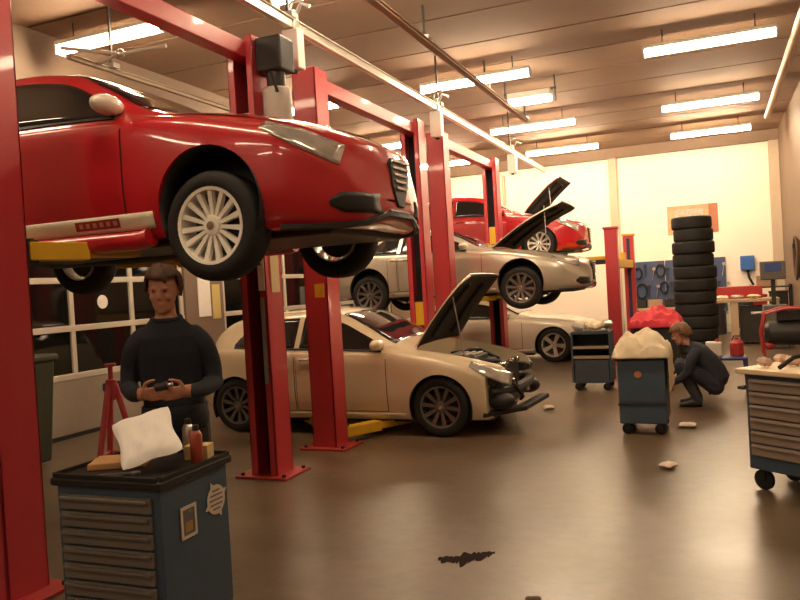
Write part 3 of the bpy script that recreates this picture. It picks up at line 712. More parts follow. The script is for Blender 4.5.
tag(MB().box((-2.40, 3.03, .888), (.12, .09, .07), Matrix.Rotation(.3, 3, 'Z')).build('carton', mat('carton_tan', (.6, .43, .2), .8), bevel=.004), 'small tan carton beside the white packet', 'carton')
for k, (x, y, m_, lb) in enumerate(((-2.335, 2.93, mat('can_red', (.35, .06, .03), .4), 'dull red spray can at rear corner of front trolley'), (-2.50, 3.08, STEEL, 'bare metal spray can at rear corner of front trolley'))):
    t = tag(empty('spray_can', (x, y, .852)), lb, 'spray can')
    MB().lathe([(.028, 0), (.03, .004), (.03, .14), (.02, .158), (.012, .162)], n=16).build('can', m_, t, smooth=True)
    MB().lathe([(.016, .16), (.016, .185), (.008, .19)], n=12).build('cap', DARKMET, t, smooth=True)
t = tag(empty('spanner', (-2.60, 2.655, .857), .5), 'steel spanner lying on the front trolley', 'spanner')
MB().bar((-.09, 0, 0), (.09, 0, 0), .018, .008).build('shank', STEEL, t); MB().lathe([(.012, -.005), (.024, -.005), (.024, .005), (.012, .005)], (.1, 0, 0), n=14).build('ring', STEEL, t)
# right trolley
tr = trolley('blue tool trolley with tan drawers and cream top at the right wall', (.67, 6.0, 0), math.radians(-38), .85, .50, .9, 6, dm=DRAWERB, top=mat('bench_cream', (.80, .64, .42), .5), r=.075, lip=.05)
MB().tube([(-.47, -.2, .74), (-.52, -.2, .74), (-.52, .2, .74), (-.47, .2, .74)], .012).build('push_handle', DARKMET, tr, smooth=True)
def on_tr(x, y, z=.9):
    v = tr.matrix_basis @ Vector((x, y, z)) if False else Matrix.Translation(tr.location) @ Matrix.Rotation(math.radians(-38), 4, 'Z') @ Vector((x, y, z)); return v
o = MB().lathe([(.05, 0), (.055, .01), (.055, .12), (.03, .16), (.02, .165), (.02, .19)], n=16).build('bottle', mat('bottle_tan', (.68, .48, .26), .5), smooth=True); o.location = on_tr(-.05, .05, .9); tag(o, 'tan plastic bottle on the right trolley', 'bottle')
o = MB().tube([(-.2, -.1, .02), (-.1, 0, .08), (.02, .02, .1), (.12, -.05, .05), (.2, -.08, .02)], .016, 8).build('air_hose', RUBBER, smooth=True); o.location = on_tr(-.05, -.05, .9); tag(o, 'short black hose lying on the right trolley', 'hose')
for k, (x, y) in enumerate(((-.22, .02), (-.34, -.14), (-.36, .1))):
    o = pillow('rag', mat('rag_pink', (.62, .45, .36), .85, var=.1), on_tr(x, y, .94), .05, .04, .03, Euler((.2, .1, k)), ('crumpled pinkish rag on the right trolley by the hose', 'crumpled pinkish rag at front edge of right trolley', 'crumpled pinkish rag at rear edge of right trolley')[k], 'rag', k * 3, 10, .01)
# middle trolley, end panel towards the aisle
tc = trolley('narrow blue trolley draped with cream sheet beside the crouching person', (-.72, 8.2, 0), 0, .46, .62, .80, 4, face=False)
MB().bb(-.235, .235, -.316, -.308, .30, .325).build('joint_strip', CHDARK, tc)
MB().bb(-.225, .225, -.316, -.309, .34, .76).build('end_panel', BLUE, tc, bevel=.003)
MB().lathe([(.035, -.322), (.035, -.316)], (-.03, 0, .62), 'Y', 16).build('round_spot', mat('sticker_orange', (.5, .2, .08), .6), tc)
def drape(name, m, cx, cy, z, hx, hy, over, label, cat, seed, amp=.07, n=30, bump=.10):
    rows = []
    for i in range(n + 1):
        row = []
        for j in range(n + 1):
            u, v = 2 * i / n - 1, 2 * j / n - 1
            x, y = u * (hx + over[0 if u < 0 else 1]), v * (hy + over[2 if v < 0 else 3])
            ox = max(0, abs(x) - hx - .015); oy = max(0, abs(y) - hy - .015)
            nz = noise.noise(Vector((x * 6 + seed, y * 6, 0))) * .6 + noise.noise(Vector((x * 14 + seed, y * 14, 2))) * .4
            zz = z + .012 + max(0, amp * (nz + .5)) + bump * max(0, 1 - (x / hx) ** 2) * max(0, 1 - (y / hy) ** 2)
            dn = max(ox, oy)
            if dn > 0: zz = z + .01 - dn
            px = math.copysign(min(abs(x), hx + .02 + .03 * abs(nz)), x); py = math.copysign(min(abs(y), hy + .02 + .03 * abs(nz)), y)
            row.append((cx + px, cy + py, zz))
        rows.append(row)
    o = MB().grid(rows).build(name, m, smooth=70, solid=.006, offset=0); return tag(o, label, cat)
drape('dust_sheet', CREAMCLOTH, -.72, 8.2, .80, .25, .33, (.05, .38, .04, .05), 'crumpled cream sheet draped over the narrow blue trolley', 'sheet', 1.7, amp=.13, n=44, bump=.17)
# rear trolley with open shelves
tb = tag(empty('shelf_trolley', (-1.66, 11.1, 0)), 'dark blue trolley with open shelves behind the narrow trolley', 'trolley')
SB = mat('shelf_blue', (.05, .065, .085), .5, var=.15); SL = mat('shelf_edge', (.35, .27, .19), .5)
for sx in (-1, 1): MB().bb(sx * .265 - .015, sx * .265 + .015, -.22, .22, .12, .84).build('side_panel', SB, tb, bevel=.005)
MB().bb(-.25, .25, .205, .22, .12, .84).build('back_panel', SB, tb)
for z in (.13, .48, .62, .83):
    MB().bb(-.25, .25, -.22, .205, z - .012, z + .012).build('shelf', SB, tb); MB().bb(-.25, .25, -.232, -.22, z - .02, z + .022).build('shelf_edge', SL if z in (.48, .62) else SB, tb)
MB().bb(-.24, .24, -.21, .19, .145, .44).build('lower_locker', SB, tb, bevel=.008)
for sx in (-1, 1):
    for sy in (-1, 1): castor(tb, sx * .2, sy * .17)
for k, (x, y, s_) in enumerate(((-1.83, 10.98, .78), (-1.58, 10.99, .9), (-1.47, 11.22, .8), (-1.76, 11.22, .9))):
    pillow('engine_part', (LGREY, CREAMCLOTH, STEEL, CREAMCLOTH)[k], (x, y, .922), .115 * s_, .09 * s_, .055, Euler((.1, .2 * (-1) ** k, k)), ('lumpy grey casing on the shelf trolley', 'pale crumpled wrapping on the shelf trolley', 'bright metal casing on the shelf trolley', 'small pale wrapping behind casing on the shelf trolley')[k], 'engine part', k * 5, 12, .02)

# ------------------------------------------------------------------ back of the workshop
# tyre stack
n_t = 12
words = ('bottom', 'second lowest', 'third lowest', 'fourth lowest', 'fifth lowest', 'sixth lowest', 'sixth from the top', 'fifth from the top', 'fourth from the top', 'third from the top', 'second from the top', 'topmost')
tprof = [(.20, .02), (.24, .0), (.315, .0), (.338, .012), (.345, .04), (.345, .17), (.338, .198), (.315, .21), (.24, .21), (.20, .19), (.20, .02)]
t0 = None
for k in range(n_t):
    if t0 is None: o = t0 = MB().lathe(tprof, n=36, cap=False).build('tyre', RUBBER, smooth=50); 
    else: o = t0.copy(); COL.objects.link(o)
    s_ = (1.0, 1.03, 1.0, 1.04, 1.02, 1.0, 1.02, 1.03, .97, 1.0, .93, .95)[k]
    o.location = (-.30 + .012 * math.sin(k * 2.1), 13.9 + .012 * math.cos(k * 1.7), k * .2125); o.scale = (s_, s_, 1)
    tag(o, 'black tyre, %s of the tall stack' % words[k], 'tyre', 'tyres in the tall stack')
# posters and tool panels on the back wall
ps = tag(empty('poster', (-.42, YB - .03, 2.95)), 'tan and brown poster above the tyre stack on back wall', 'poster')
MB().bb(-.62, .60, -.012, 0, -.38, .36).build('board', mat('poster_tan', (.55, .36, .2), .7, var=.35, scale=5), ps)
MB().bb(.38, .60, -.016, -.012, -.38, .36).build('side_strip', mat('poster_brown', (.42, .16, .09), .7, var=.2, scale=6), ps)
MB().bb(-.45, .25, -.016, -.012, -.05, .26).build('picture', mat('poster_print', (.5, .42, .34), .7, var=.6, scale=14), ps)
PEG = mat('panel_blue', (.05, .075, .16), .5, var=.2, scale=5)
panels = []
for k, (a, b) in enumerate(((-1.95, -1.17), (-1.15, -.37), (-.35, .30))):
    o = MB().bb(a, b, YB - .085, YB - .055, .55, 1.92).build('pegboard', PEG, bevel=.006)
    tag(o, ('blue tool panel beside the beige pilaster', 'blue tool panel left of the tyre stack', 'blue tool panel right of the tyre stack')[k], 'pegboard')
for k in range(24):
    x = -1.84 + (k % 12) * .188 + .08 * (k // 12); z = (1.55 if k < 12 else 1.02) + .2 * random.random(); y = YB - .11
    kind = k % 3
    if kind == 0:
        r = .09 + .04 * random.random(); pts = [(x + r * math.cos(a), y - .02, z + 1.5 * r * math.sin(a)) for a in np.linspace(0, 2 * PI, 22)]
        o = MB().tube(pts, .022, 6, cap=False).build('drive_belt', RUBBER, smooth=True); lb, cat = 'looped black drive belt', 'belt'
    elif kind == 1:
        o = MB(); o.bar((x, y, z - .16), (x, y, z + .12), .03, .02); o.box((x, y, z + .14), (.09, .03, .05)); o = o.build('hammer', DARKMET); lb, cat = 'dark steel hammer', 'hammer'
    else:
        o = MB(); o.bar((x - .02, y, z - .15), (x + .03, y, z + .13), .028, .014); o.lathe([(.02, y - .012), (.045, y - .012), (.045, y + .008), (.02, y + .008)], (x + .035, 0, z + .15), 'Y', 14); o = o.build('spanner', STEEL); lb, cat = 'bright ring spanner', 'spanner'
    ordn = ('first', 'second', 'third', 'fourth', 'fifth', 'sixth', 'seventh', 'eighth')[k // 3]
    tag(o, '%s %s hanging on the blue tool panels from the pilaster' % (ordn, lb), cat, 'tools hanging on the blue panels')
o = tag(empty('wall_cabinet', (.80, YB - .02, 1.55)), 'small bright blue cabinet on back wall above the bench', 'cabinet')
MB().bb(-.16, .16, -.2, 0, 0, .36).build('body', mat('cabinet_blue', (.03, .13, .42), .45), o, bevel=.012); MB().bb(-.13, .13, -.21, -.2, .03, .33).build('door', mat('cabinet_blue', (0, 0, 0)), o, bevel=.004)
MB().tube([(0, -.1, 0), (.03, -.12, -.2), (.12, -.1, -.38)], .03, 8).build('cable', RUBBER, o, smooth=True)
# bench at the back right
bn = tag(empty('workbench', (.62, 17.6, 0)), 'beige legged workbench between tyre stack and right wall', 'workbench')
MB().bb(-.6, .62, -.35, .35, .90, .96).build('top', mat('bench_wood', (.5, .36, .22), .6, var=.2), bn, bevel=.006)
LEGB = mat('leg_beige', (.62, .46, .30), .5)
for sx in (-.24, .54):
    for sy in (-.28, .28): MB().bb(sx - .07, sx + .07, sy - .04, sy + .04, 0, .90).build('leg', LEGB, bn, bevel=.005)
MB().bb(-.24, .54, .22, .26, .25, .31).build('stretcher', LEGB, bn)
for k, (x, y) in enumerate(((.16, 17.42), (.45, 17.5), (.76, 17.42))):
    pillow('cloth', CREAMCLOTH if k != 1 else LGREY, (x, y, 1.012), .11, .1, .035, Euler((.1, .05, k)), ('cream rag on beige bench near the tyres', 'grey rag in the middle of beige bench', 'cream rag on beige bench near the grey machine')[k], 'rag', 9 + k, 10, .015)
tag(MB().bb(.05, .95, 17.75, 17.95, .96, 1.22).build('tool_box', mat('box_red', (.42, .03, .03), .45), bevel=.015), 'long red tool box on the beige bench', 'tool box')
mc = tag(empty('wheel_balancer', (1.08, 16.6, 0)), 'grey workshop machine with blue display beside the bench', 'machine')
MB().bb(-.2, .24, -.22, .22, 0, .85).build('cabinet', mat('machine_grey', (.13, .12, .105), .5, var=.2), mc, bevel=.02)
MB().bb(-.03, .05, .05, .12, .85, 1.45).build('column', DARKMET, mc); MB().bb(-.22, .24, -.02, .12, 1.35, 1.72).build('display_case', mat('machine_grey', (0, 0, 0)), mc, bevel=.02)
MB().bb(-.14, .16, -.03, -.02, 1.52, 1.68).build('display', mat('display_blue', (.05, .09, .28), .3), mc)
MB().cyl((-.2, 0, .7), (-.42, 0, .7), .03, 12).build('shaft', STEEL, mc)
cp = tag(empty('compressor', (1.2, 15.0, 0)), 'black tank compressor in a red tube frame by right wall', 'compressor')
RT = mat('frame_red', (.45, .04, .035), .45)
MB().lathe([(.02, -.42), (.16, -.40), (.22, -.33), (.22, .33), (.16, .40), (.02, .42)], (0, 0, .42), 'X', 24).build('tank', mat('tank_black', (.03, .028, .026), .4), cp, smooth=True)
for sy in (-.24, .24): MB().tube([(-.42, sy, .03), (-.45, sy, .45), (-.38, sy, .78), (-.1, sy, .86), (.42, sy, .86), (.44, sy, .03)], .026, 8).build('frame_loop', RT, cp, smooth=True)
MB().bb(-.2, .25, -.14, .14, .64, .84).build('pump', DARKMET, cp, bevel=.02); MB().ell((-.33, -.1, .2), (.09, .07, .07)).build('filter', RT, cp, smooth=True)
hr = tag(empty('hose_reel', (XR - .02, 16.0, 1.75)), 'brown hose coil hanging on the right wall', 'hose')
for k in range(4):
    r = .24 + .03 * k; MB().tube([(-.06 - .03 * k, r * math.cos(a), 1.25 * r * math.sin(a)) for a in np.linspace(0, 2 * PI, 26)], .02, 6, cap=False).build('coil', mat('hose_brown', (.12, .07, .045), .6), hr, smooth=True)
MB().bb(-.2, 0, -.04, .04, .18, .26).build('bracket', DARKMET, hr)
# stand with red cover
st_ = tag(empty('work_stand', (-.84, 12.1, 0)), 'dark steel work stand under the red cover', 'stand')
MB().bb(-.36, .36, -.25, .25, .80, .84).build('top', DARKMET, st_)
MB().bb(-.33, .33, -.22, .22, .06, .80).build('cabinet', BLACK, st_, bevel=.01)
MB().bb(-.30, .30, -.19, .19, 0, .06).build('plinth', BLACK, st_)
drape('red_cover', mat('cover_red', (.62, .03, .05), .65, var=.1), -.84, 12.1, .84, .37, .26, (.06, .06, .06, .06), 'bright red cover heaped on the dark work stand', 'cover', 5.2, amp=.12, bump=.17, n=40)
# behind the crouching person
sb = tag(empty('step_stool', (.12, 10.75, 0)), 'blue plastic step stool behind the crouching person', 'stool')
PB = mat('plastic_blue', (.03, .045, .16), .45)
MB().bb(-.24, .24, -.18, .18, .44, .48).build('seat', PB, sb, bevel=.015)
for sx in (-1, 1):
    for sy in (-1, 1): MB().prism([(sx * .19, .44), (sx * .24, .44), (sx * .25, 0), (sx * .21, 0)], sy * .15 - .02, sy * .15 + .02, 'Y').build('leg', PB, sb)
cn = tag(empty('canister', (-.04, 10.7, .48)), 'white plastic canister on the blue stool', 'canister')
MB().bb(-.1, .1, -.08, .08, 0, .2).build('body', mat('canister_white', (.72, .66, .56), .5), cn, bevel=.025); MB().cyl((.05, 0, .2), (.05, 0, .235), .025, 12).build('cap', RT, cn)
rc = tag(empty('fuel_can', (.24, 10.78, .48)), 'small red can on the blue stool', 'can')
MB().lathe([(.07, 0), (.085, .01), (.085, .17), (.05, .21), (.025, .215), (.025, .24)], n=18).build('body', RT, rc, smooth=True); MB().tube([(-.06, 0, .19), (-.03, 0, .26), (.05, 0, .26)], .01, 6).build('handle', DARKMET, rc, smooth=True)
# floor litter
for k, (x, y, s_) in enumerate(((-.32, 8.35, .07), (-.42, 6.6, .055), (-1.98, 9.35, .06))):
    pillow('rag', mat('rag_pale', (.75, .62, .52), .85, var=.08), (x, y, .028), s_ * 1.2, s_, .022, Euler((0, 0, k)), ('pale crumpled rag on floor beside the crouching person', 'pale crumpled rag alone on the open floor', 'pale crumpled rag on floor before the cream car')[k], 'rag', 20 + k, 10, .008)
pillow('litter', mat('litter_dark', (.10, .06, .03), .8), (-.92, 3.72, .016), .04, .03, .014, Euler((0, 0, .3)), 'small dark scrap on the open floor', 'scrap', 31, 8, .006)
# dark oil stain: a thin irregular puddle
pts = []
cl = [(-1.60, 4.17), (-1.52, 4.19), (-1.45, 4.22), (-1.38, 4.28), (-1.30, 4.36)]
up_, dn_ = [], []
rr = random.Random(4)
for i in range(33):
    t_ = i / 32 * 4; k = min(int(t_), 3); u_ = t_ - k
    x = cl[k][0] * (1 - u_) + cl[k + 1][0] * u_; y = cl[k][1] * (1 - u_) + cl[k + 1][1] * u_
    wv_ = .10 * math.sin(PI * (i + .5) / 33) ** .5 * (.25 + 1.3 * abs(noise.noise(Vector((i * .33, 1.3, 0)))) + .25 * rr.random()); wd_ = .11 * math.sin(PI * (i + .5) / 33) ** .5 * (.2 + 1.6 * abs(noise.noise(Vector((i * .29, 7.7, 0)))))
    up_.append((x - .3 * wv_, y + wv_)); dn_.append((x + .3 * wv_, y - wd_))
b = MB(); b.grid([[(p[0], p[1], .0025) for p in up_], [(p[0], p[1], .0025) for p in dn_]])
o = tag(b.build('oil_stain', mat('oil', (.022, .011, .009), .9, var=.3, spec=.1), solid=.002), 'dark ragged oil stain on the open floor', 'stain')
# left side: bin, red tripod stand
gb = tag(empty('waste_bin', (-6.72, 5.55, 0)), 'dark green waste bin before the glazed overhead door', 'bin')
GR = mat('bin_green', (.045, .05, .03), .6, var=.15)
MB().loft([[(-.22, -.26, .03), (.22, -.26, .03), (.22, .26, .03), (-.22, .26, .03)], [(-.28, -.32, 1.08), (.28, -.32, 1.08), (.28, .32, 1.08), (-.28, .32, 1.08)]]).build('body', GR, gb, bevel=.02)
MB().bb(-.31, .31, -.35, .35, 1.08, 1.15).build('lid', GR, gb, bevel=.02)
for sy in (-.2, .2): MB().lathe([(.02, -.02), (.06, -.02), (.06, .02), (.02, .02)], (-.2, sy, .06), 'Y', 14).build('wheel', RUBBER, gb)
ts = tag(empty('tripod_stand', (-4.80, 4.95, 0)), 'red tripod support stand behind the standing person', 'stand')
for k in range(3):
    a = k * 2 * PI / 3 + .5; MB().tube([(.03 * math.cos(a), .03 * math.sin(a), .95), (.26 * math.cos(a), .26 * math.sin(a), 0.015)], .026, 8).build('leg', mat('stand_red', (.48, .05, .06), .5), ts, smooth=True)
MB().lathe([(.04, .82), (.045, .84), (.045, .99), (.02, 1.0), (.02, 1.1), (.05, 1.11), (.05, 1.13)], n=16).build('head', MATS['stand_red'], ts, smooth=True)
for z, r in ((.35, .17),): MB().tube([(r * math.cos(a), r * math.sin(a), z) for a in [.5 + k * 2 * PI / 3 for k in (0, 1, 2, 0)]], .012, 6).build('brace', MATS['stand_red'], ts)

# low bench with crates along the back wall under the pegboards
lb_ = tag(empty('parts_bench', (-1.25, 20.4, 0)), 'low grey bench under the blue pegboards', 'bench')
MB().bb(-.75, .95, -.28, .28, .66, .72).build('top', mat('bench_wood', (0, 0, 0)), lb_, bevel=.006)
for sx in (-.68, .1, .88): MB().bb(sx - .04, sx + .04, -.24, .24, 0, .66).build('leg', GREY, lb_)
MB().bb(-.7, .9, -.2, .22, .2, .24).build('shelf', GREY, lb_)
for k, (x, m_, lbl) in enumerate(((-1.8, BLACK, 'black crate on the low bench by the pilaster'), (-1.4, mat('crate_tan', (.4, .26, .15), .7), 'tan crate on the low bench'), (-1.0, DARKMET, 'dark metal crate on the low bench'))):
    t = tag(empty('crate', (x, 20.38, .72)), lbl, 'crate')
    for a in ((-.17, -.15, -.2, .2), (.15, .17, -.2, .2), (-.15, .15, -.2, -.18), (-.15, .15, .18, .2)): MB().bb(*a, 0, .2).build('side', m_, t)
    MB().bb(-.15, .15, -.18, .18, 0, .02).build('bottom', m_, t)

MB().bb(-.14, .46, -.2, .3, .05, .80).build('under_cabinet', mat('cabinet_dark', (.035, .03, .028), .6, var=.3), bn, bevel=.01)
rk = tag(empty('shelf_rack', (1.18, 18.9, 0)), 'dark low shelf rack between the beige bench and back wall', 'shelf')
for sx in (-.4, .4):
    for sy in (-.2, .2): MB().bb(sx - .02, sx + .02, sy - .02, sy + .02, 0, 1.2).build('upright', DARKMET, rk)
for z in (.12, .62, 1.15): MB().bb(-.42, .42, -.22, .22, z - .015, z + .015).build('shelf', DARKMET, rk)
for k, (x, z, w_, h_, m_, lbl) in enumerate(((.98, .135, .3, .34, BLACK, 'black box on the lowest shelf of the dark rack'), (1.36, .135, .32, .4, MATS['crate_tan'], 'tan box on the lowest shelf of the dark rack'),
        (.95, .635, .28, .36, MATS['box_red'], 'red box on the middle shelf of the dark rack'), (1.33, .635, .36, .42, BLACK, 'black box on the middle shelf of the dark rack'), (1.1, 1.165, .4, .25, MATS['crate_tan'], 'tan box on top of the dark rack'))):
    t = tag(empty('storage_box', (x, 18.88, z)), lbl, 'box')
    MB().bb(-w_ / 2, w_ / 2, -.17, .17, 0, h_ - .05).build('body', m_, t, bevel=.008); MB().bb(-w_ / 2 - .01, w_ / 2 + .01, -.18, .18, h_ - .05, h_).build('lid', m_, t, bevel=.008)
for k, (x, y, s_) in enumerate(((.62, 19.85, .95), (-.02, 20.3, .95))):
    t = tag(empty('oil_drum', (x, y, 0)), ('dark oil drum standing before back wall behind the bench', 'dark oil drum standing under the pegboard behind the tyres')[k], 'drum')
    MB().lathe([(.27 * s_, 0), (.285 * s_, .01), (.285 * s_, .3), (.295 * s_, .31), (.285 * s_, .32), (.285 * s_, .57), (.295 * s_, .58), (.285 * s_, .59), (.285 * s_, .86), (.27 * s_, .87)], n=28).build('shell', mat('drum_dark', (.04, .035, .04), .5, var=.3), t, smooth=True)
    MB().cyl((.12, 0, .87), (.12, 0, .89), .03, 10).build('bung', STEEL, t)

# ------------------------------------------------------------------ people
SKIN = mat('skin', (.48, .22, .135), .5, var=.08, scale=12)
HAIRM = mat('hair_brown', (.075, .034, .016), .6, var=.4, scale=60, bump=.4)
HAIRL = mat('hair_light_brown', (.20, .10, .045), .6, var=.35, scale=60, bump=.4)
NAVY = mat('navy_fabric', (.019, .022, .034), .85, var=.2, scale=18, bump=.25)
TROUS = mat('dark_trousers', (.018, .016, .014), .85, var=.2, scale=18, bump=.25)
JEANS = mat('dark_jeans', (.045, .045, .05), .85, var=.2, scale=18, bump=.25)
SHOE = mat('shoe_black', (.014, .012, .011), .6)
def ring(c, rx, ry, n=20, ax=(1, 0, 0), ay=(0, 1, 0)):
    ax, ay, c = Vector(ax), Vector(ay), Vector(c)
    return [c + ax * (rx * math.cos(2 * PI * k / n)) + ay * (ry * math.sin(2 * PI * k / n)) for k in range(n)]
def limb(b, pts, rad, n=14, sub=5):
    P = catmull([(*p, r) for p, r in zip(pts, rad)], sub); b.tube([p[:3] for p in P], [max(.004, p[3]) for p in P], n)
    for i in (0, -1): b.ell(P[i][:3], (P[i][3],) * 3, 12, 8)
def head(b, M):
    """a head looking along -Y, centre at the origin, 0.235 tall"""
    h = MB()
    prof = [(-.118, .020, -.052, .018), (-.108, .040, -.045, .038), (-.09, .052, -.030, .060), (-.06, .064, -.012, .080), (-.02, .071, -.002, .090), (.02, .074, .004, .094), (.055, .074, .008, .094), (.085, .064, .010, .082), (.106, .044, .010, .058), (.117, .018, .010, .022)]
    h.loft([ring((0, cy, z), rx, ry, 22) for z, rx, cy, ry in prof])
    h.loft([ring((0, -.092, .022), .008, .010, 8), ring((0, -.104, .0), .011, .012, 8), ring((0, -.108, -.022), .015, .014, 8), ring((0, -.092, -.032), .013, .012, 8)])   # nose
    for sd in (-1, 1):
        h.ell((sd * .077, .012, -.004), (.010, .020, .032)); h.ell((sd * .030, -.086, .030), (.024, .012, .008)); h.ell((sd * .040, -.070, -.025), (.022, .018, .020))
    h.ell((0, -.088, -.058), (.024, .010, .007)); h.ell((0, -.086, -.070), (.020, .010, .007)); h.ell((0, -.078, -.102), (.020, .015, .014))
    b.add([M @ Vector(v) for v in h.v], h.f)
def hand(b, wrist, d, palm_n, sd, curl=.9, size=1.):
    """palm and five fingers; d = pointing direction, palm_n = palm normal, sd = thumb side sign"""
    d = Vector(d).normalized(); n = Vector(palm_n); n = (n - d * n.dot(d)).normalized(); s_ = d.cross(n) * sd; w = Vector(wrist)
    k = size
    b.loft([ring(w - d * .01, .027 * k, .019 * k, 12, s_, n), ring(w + d * .03 * k, .036 * k, .017 * k, 12, s_, n), ring(w + d * .075 * k, .042 * k, .015 * k, 12, s_, n), ring(w + d * .098 * k, .038 * k, .011 * k, 12, s_, n)])
    for i, (off, ln) in enumerate(((.031, .070), (.0105, .080), (-.0105, .074), (-.031, .058))):
        p = w + d * .092 * k + s_ * off * k; pts = [p - d * .02]; ang = 0.; dirv = d
        for j, f in enumerate((.45, .32, .25)):
            ang += curl * (.45, .75, .5)[j]; dirv = d * math.cos(ang) + n * math.sin(ang); p = p + dirv * ln * f * k; pts.append(p)
        b.tube(pts, [.0098 * k, .0094 * k, .0086 * k, .0072 * k], 8); b.ell(pts[-1], (.0072 * k,) * 3, 8, 6)
    p = w + d * .025 * k + s_ * .026 * k; q1 = p + (d * .5 + s_ * .75 + n * .3).normalized() * .04 * k; q2 = q1 + (d * .85 + s_ * .2 + n * .5).normalized() * .032 * k; q3 = q2 + (d * .85 + n * .55).normalized() * .024 * k
    b.tube([p, q1, q2, q3], [.014 * k, .0118 * k, .0105 * k, .008 * k], 8); b.ell(q3, (.008 * k,) * 3, 8, 6)
def person(label, loc, rz, b, region, mats, hairm, HM, voxel=.0065, hairline=.03, eyes=True):
    root = tag(empty('person', loc, rz), label, 'person')
    o = b.build('body', mats[0], root, fix=True)
    md = o.modifiers.new('r', 'REMESH'); md.mode = 'VOXEL'; md.voxel_size = voxel
    sm = o.modifiers.new('s', 'SMOOTH'); sm.factor = .5; sm.iterations = 3
    bpy.context.view_layer.update(); bake(o)
    me = o.data; me.materials.clear()
    for m in mats: me.materials.append(m)
    for p in me.polygons: p.use_smooth = True; p.material_index = region(p.center)
    # hair: a rough cap around the skull
    h = MB(); rows = []
    nu, nv = 36, 18; vis = {}
    for i in range(nv + 1):
        t = PI * i / nv; row = []
        for k in range(nu + 1):
            a = 2 * PI * k / nu
            q = Vector((.083 * math.sin(t) * math.cos(a), .106 * math.sin(t) * math.sin(a), .112 * math.cos(t)))
            nz = noise.noise(Vector((q.x * 34, q.y * 34, q.z * 22 + 5)))
            row.append(M_apply(HM, q * (1.13 + .12 * nz) + Vector((0, .010, .016))))
        rows.append(row)
    h.grid(rows); keep = []
    for f in h.f:
        i = f[0] // (nu + 1); k = f[0] % (nu + 1); t = PI * (i + .5) / nv; a = 2 * PI * (k + .5) / nu
        z = .112 * math.cos(t); y = .106 * math.sin(t) * math.sin(a); x = .083 * math.sin(t) * math.cos(a)
        lim = hairline + .012 * noise.noise(Vector((a * 3, 0, 0))) if y < -.02 else (-.055 if y > .03 else -.02)
        if z > lim: keep.append(f)
    h.f = keep
    h.build('hair', hairm, root, smooth=80, solid=.014, offset=-.6, fix=False)
    if eyes:
        for sd in (-1, 1):
            MB().ell(HM @ Vector((sd * .030, -.0845, .012)), (.010, .007, .005)).build('eye', mat('eye_dark', (.05, .03, .02), .3), root, smooth=True)
    return root, o
def M_apply(M, v): return M @ v

# standing person behind the front trolley, hands together before the waist
b = MB()
torso = [((0, .05, .90), .165, .125), ((0, .05, 1.0), .175, .13), ((0, .045, 1.10), .172, .125), ((0, .025, 1.22), .182, .128), ((0, 0, 1.34), .190, .135), ((0, -.025, 1.44), .180, .122), ((0, -.045, 1.505), .125, .095), ((0, -.06, 1.55), .085, .075)]
b.loft([ring(c, rx, ry, 26) for c, rx, ry in torso])
limb(b, [(0, -.055, 1.50), (0, -.075, 1.57), (0, -.09, 1.64)], [.066, .058, .056])
HM1 = Matrix.Translation((0.0, -.115, 1.705)) @ Matrix.Rotation(math.radians(14), 4, 'X') @ Matrix.Rotation(math.radians(-6), 4, 'Z')
head(b, HM1)
for sd in (-1, 1):
    limb(b, [(sd * .140, -.03, 1.44), (sd * .192, -.025, 1.38), (sd * .228, .005, 1.27), (sd * .238, .0, 1.16)], [.062, .060, .053, .048])
    limb(b, [(sd * .238, .0, 1.16), (sd * .185, -.15, 1.14), (sd * .115, -.285, 1.15)], [.052, .046, .036])
    limb(b, [(sd * .09, .05, .92), (sd * .105, .03, .70), (sd * .11, .02, .50)], [.105, .09, .066])
    limb(b, [(sd * .11, .02, .50), (sd * .115, .05, .32), (sd * .12, .06, .10)], [.066, .062, .050])
    b.loft([ring((sd * .125, .07, .05), .042, .05, 14, (1, 0, 0), (0, 0, 1)), ring((sd * .125, .0, .05), .046, .05, 14, (1, 0, 0), (0, 0, 1)), ring((sd * .13, -.09, .035), .05, .034, 14, (1, 0, 0), (0, 0, 1)), ring((sd * .135, -.16, .025), .035, .024, 14, (1, 0, 0), (0, 0, 1))])
hand(b, (-.112, -.29, 1.15), (.62, -.75, .05), (.75, .6, .3), 1, .8)
hand(b, (.112, -.29, 1.15), (-.62, -.72, .0), (-.75, .6, .3), -1, .8)
def reg1(p):
    if p.z > 1.545 and p.y < .1: return 0
    if p.y < -.265 and p.z < 1.3 and abs(p.x) < .14 and p.z > 1.0: return 0
    if p.z > .96: return 1
    return 2 if p.z > .085 else 3
p1, o1 = person('standing person in dark navy jacket looking down at their hands', (-2.90, 3.46, 0), .55, b, reg1, [SKIN, NAVY, TROUS, SHOE], HAIRM, HM1, hairline=.05)
MB().tube([(.078 * math.cos(a), -.058 + .074 * math.sin(a), 1.545 + .012 * math.sin(a)) for a in np.linspace(0, 2 * PI, 24)], .014, 8, cap=False).build('collar', NAVY, p1, smooth=True)
MB().loft([ring((0, .05, .90), .186, .146, 28), ring((0, .05, .97), .188, .146, 28), ring((0, .048, 1.04), .180, .138, 28)], cap=False).build('jacket_hem', NAVY, p1, smooth=True, solid=.01)
t = tag(empty('small_part', (-2.90, 3.46, 0), .55), 'small dark metal part held by the standing person', 'part')
MB().cyl((-.03, -.375, 1.19), (.035, -.385, 1.20), .022, 14).build('barrel', DARKMET, t, smooth=True); MB().cyl((.035, -.385, 1.20), (.06, -.388, 1.204), .012, 12).build('spigot', STEEL, t, smooth=True)

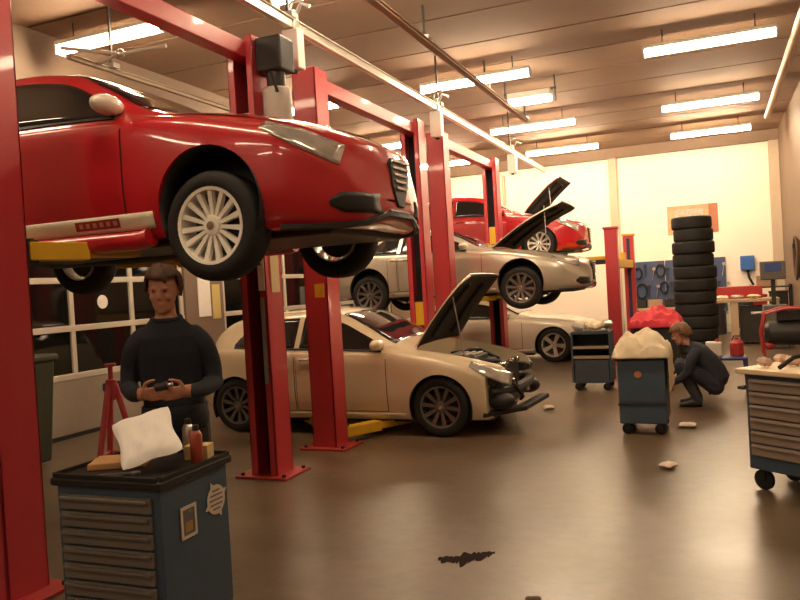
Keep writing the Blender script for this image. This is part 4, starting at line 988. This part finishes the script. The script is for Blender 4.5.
# crouching person, facing the middle trolley
b = MB()
tor = [((.27, 0, .20), .13, .16, 35), ((.27, 0, .30), .15, .175, 25), ((.225, 0, .42), .145, .17, 25), ((.15, 0, .54), .14, .18, 30), ((.07, 0, .64), .125, .19, 38), ((.0, 0, .70), .095, .15, 45), ((-.03, 0, .725), .07, .08, 50)]
rr_ = []
for c, rx, ry, an in tor:
    a = math.radians(an); rr_.append(ring(c, rx, ry, 24, (math.cos(a), 0, math.sin(a)), (0, 1, 0)))
b.loft(rr_)
limb(b, [(0, 0, .69), (-.05, 0, .755), (-.09, 0, .80)], [.062, .056, .054])
HM2 = Matrix.Translation((-.125, 0, .865)) @ Matrix.Rotation(math.radians(-90), 4, 'Z') @ Matrix.Rotation(math.radians(22), 4, 'X')
head(b, HM2)
for sd in (-1, 1):
    limb(b, [(.24, sd * .10, .24), (.06, sd * .15, .38), (-.15, sd * .17, .49)], [.105, .092, .068])
    limb(b, [(-.15, sd * .17, .49), (-.06, sd * .16, .30), (.04, sd * .14, .09)], [.067, .064, .048])
    b.loft([ring((.09, sd * .14, .05), .042, .05, 14, (0, 1, 0), (0, 0, 1)), ring((.0, sd * .14, .05), .046, .05, 14, (0, 1, 0), (0, 0, 1)), ring((-.09, sd * .145, .035), .05, .034, 14, (0, 1, 0), (0, 0, 1)), ring((-.17, sd * .15, .025), .034, .024, 14, (0, 1, 0), (0, 0, 1))])
    limb(b, [(.03, sd * .16, .64), (-.01, sd * .225, .56), (-.05, sd * .24, .43)], [.072, .066, .056])
    limb(b, [(-.05, sd * .24, .43), (-.13, sd * .25, .36), (-.21, sd * .22, .31)], [.055, .046, .036])
    hand(b, (-.215, sd * .22, .305), (-.75, -sd * .2, -.5), (.1, -sd * .8, -.3), -sd, .7)
def reg2(p):
    if p.x < -.025 and p.z > .735: return 0
    if p.x < -.205 and .15 < p.z < .36 : return 0
    if p.z < .075: return 3
    # jacket on trunk and sleeves, jeans on legs
    if abs(p.y) > .19 and p.z > .26: return 1
    line = .36 + .55 * (p.x - .16) * -1 if p.x > -.02 else .55
    if p.x > .19: return 1 if p.z > .24 else 2
    return 1 if p.z > line + .04 else 2
p2, o2 = person('crouching person in dark jacket and jeans facing the narrow blue trolley', (-.28, 9.75, 0), 0, b, reg2, [SKIN, NAVY, JEANS, SHOE], HAIRL, HM2, hairline=.045)
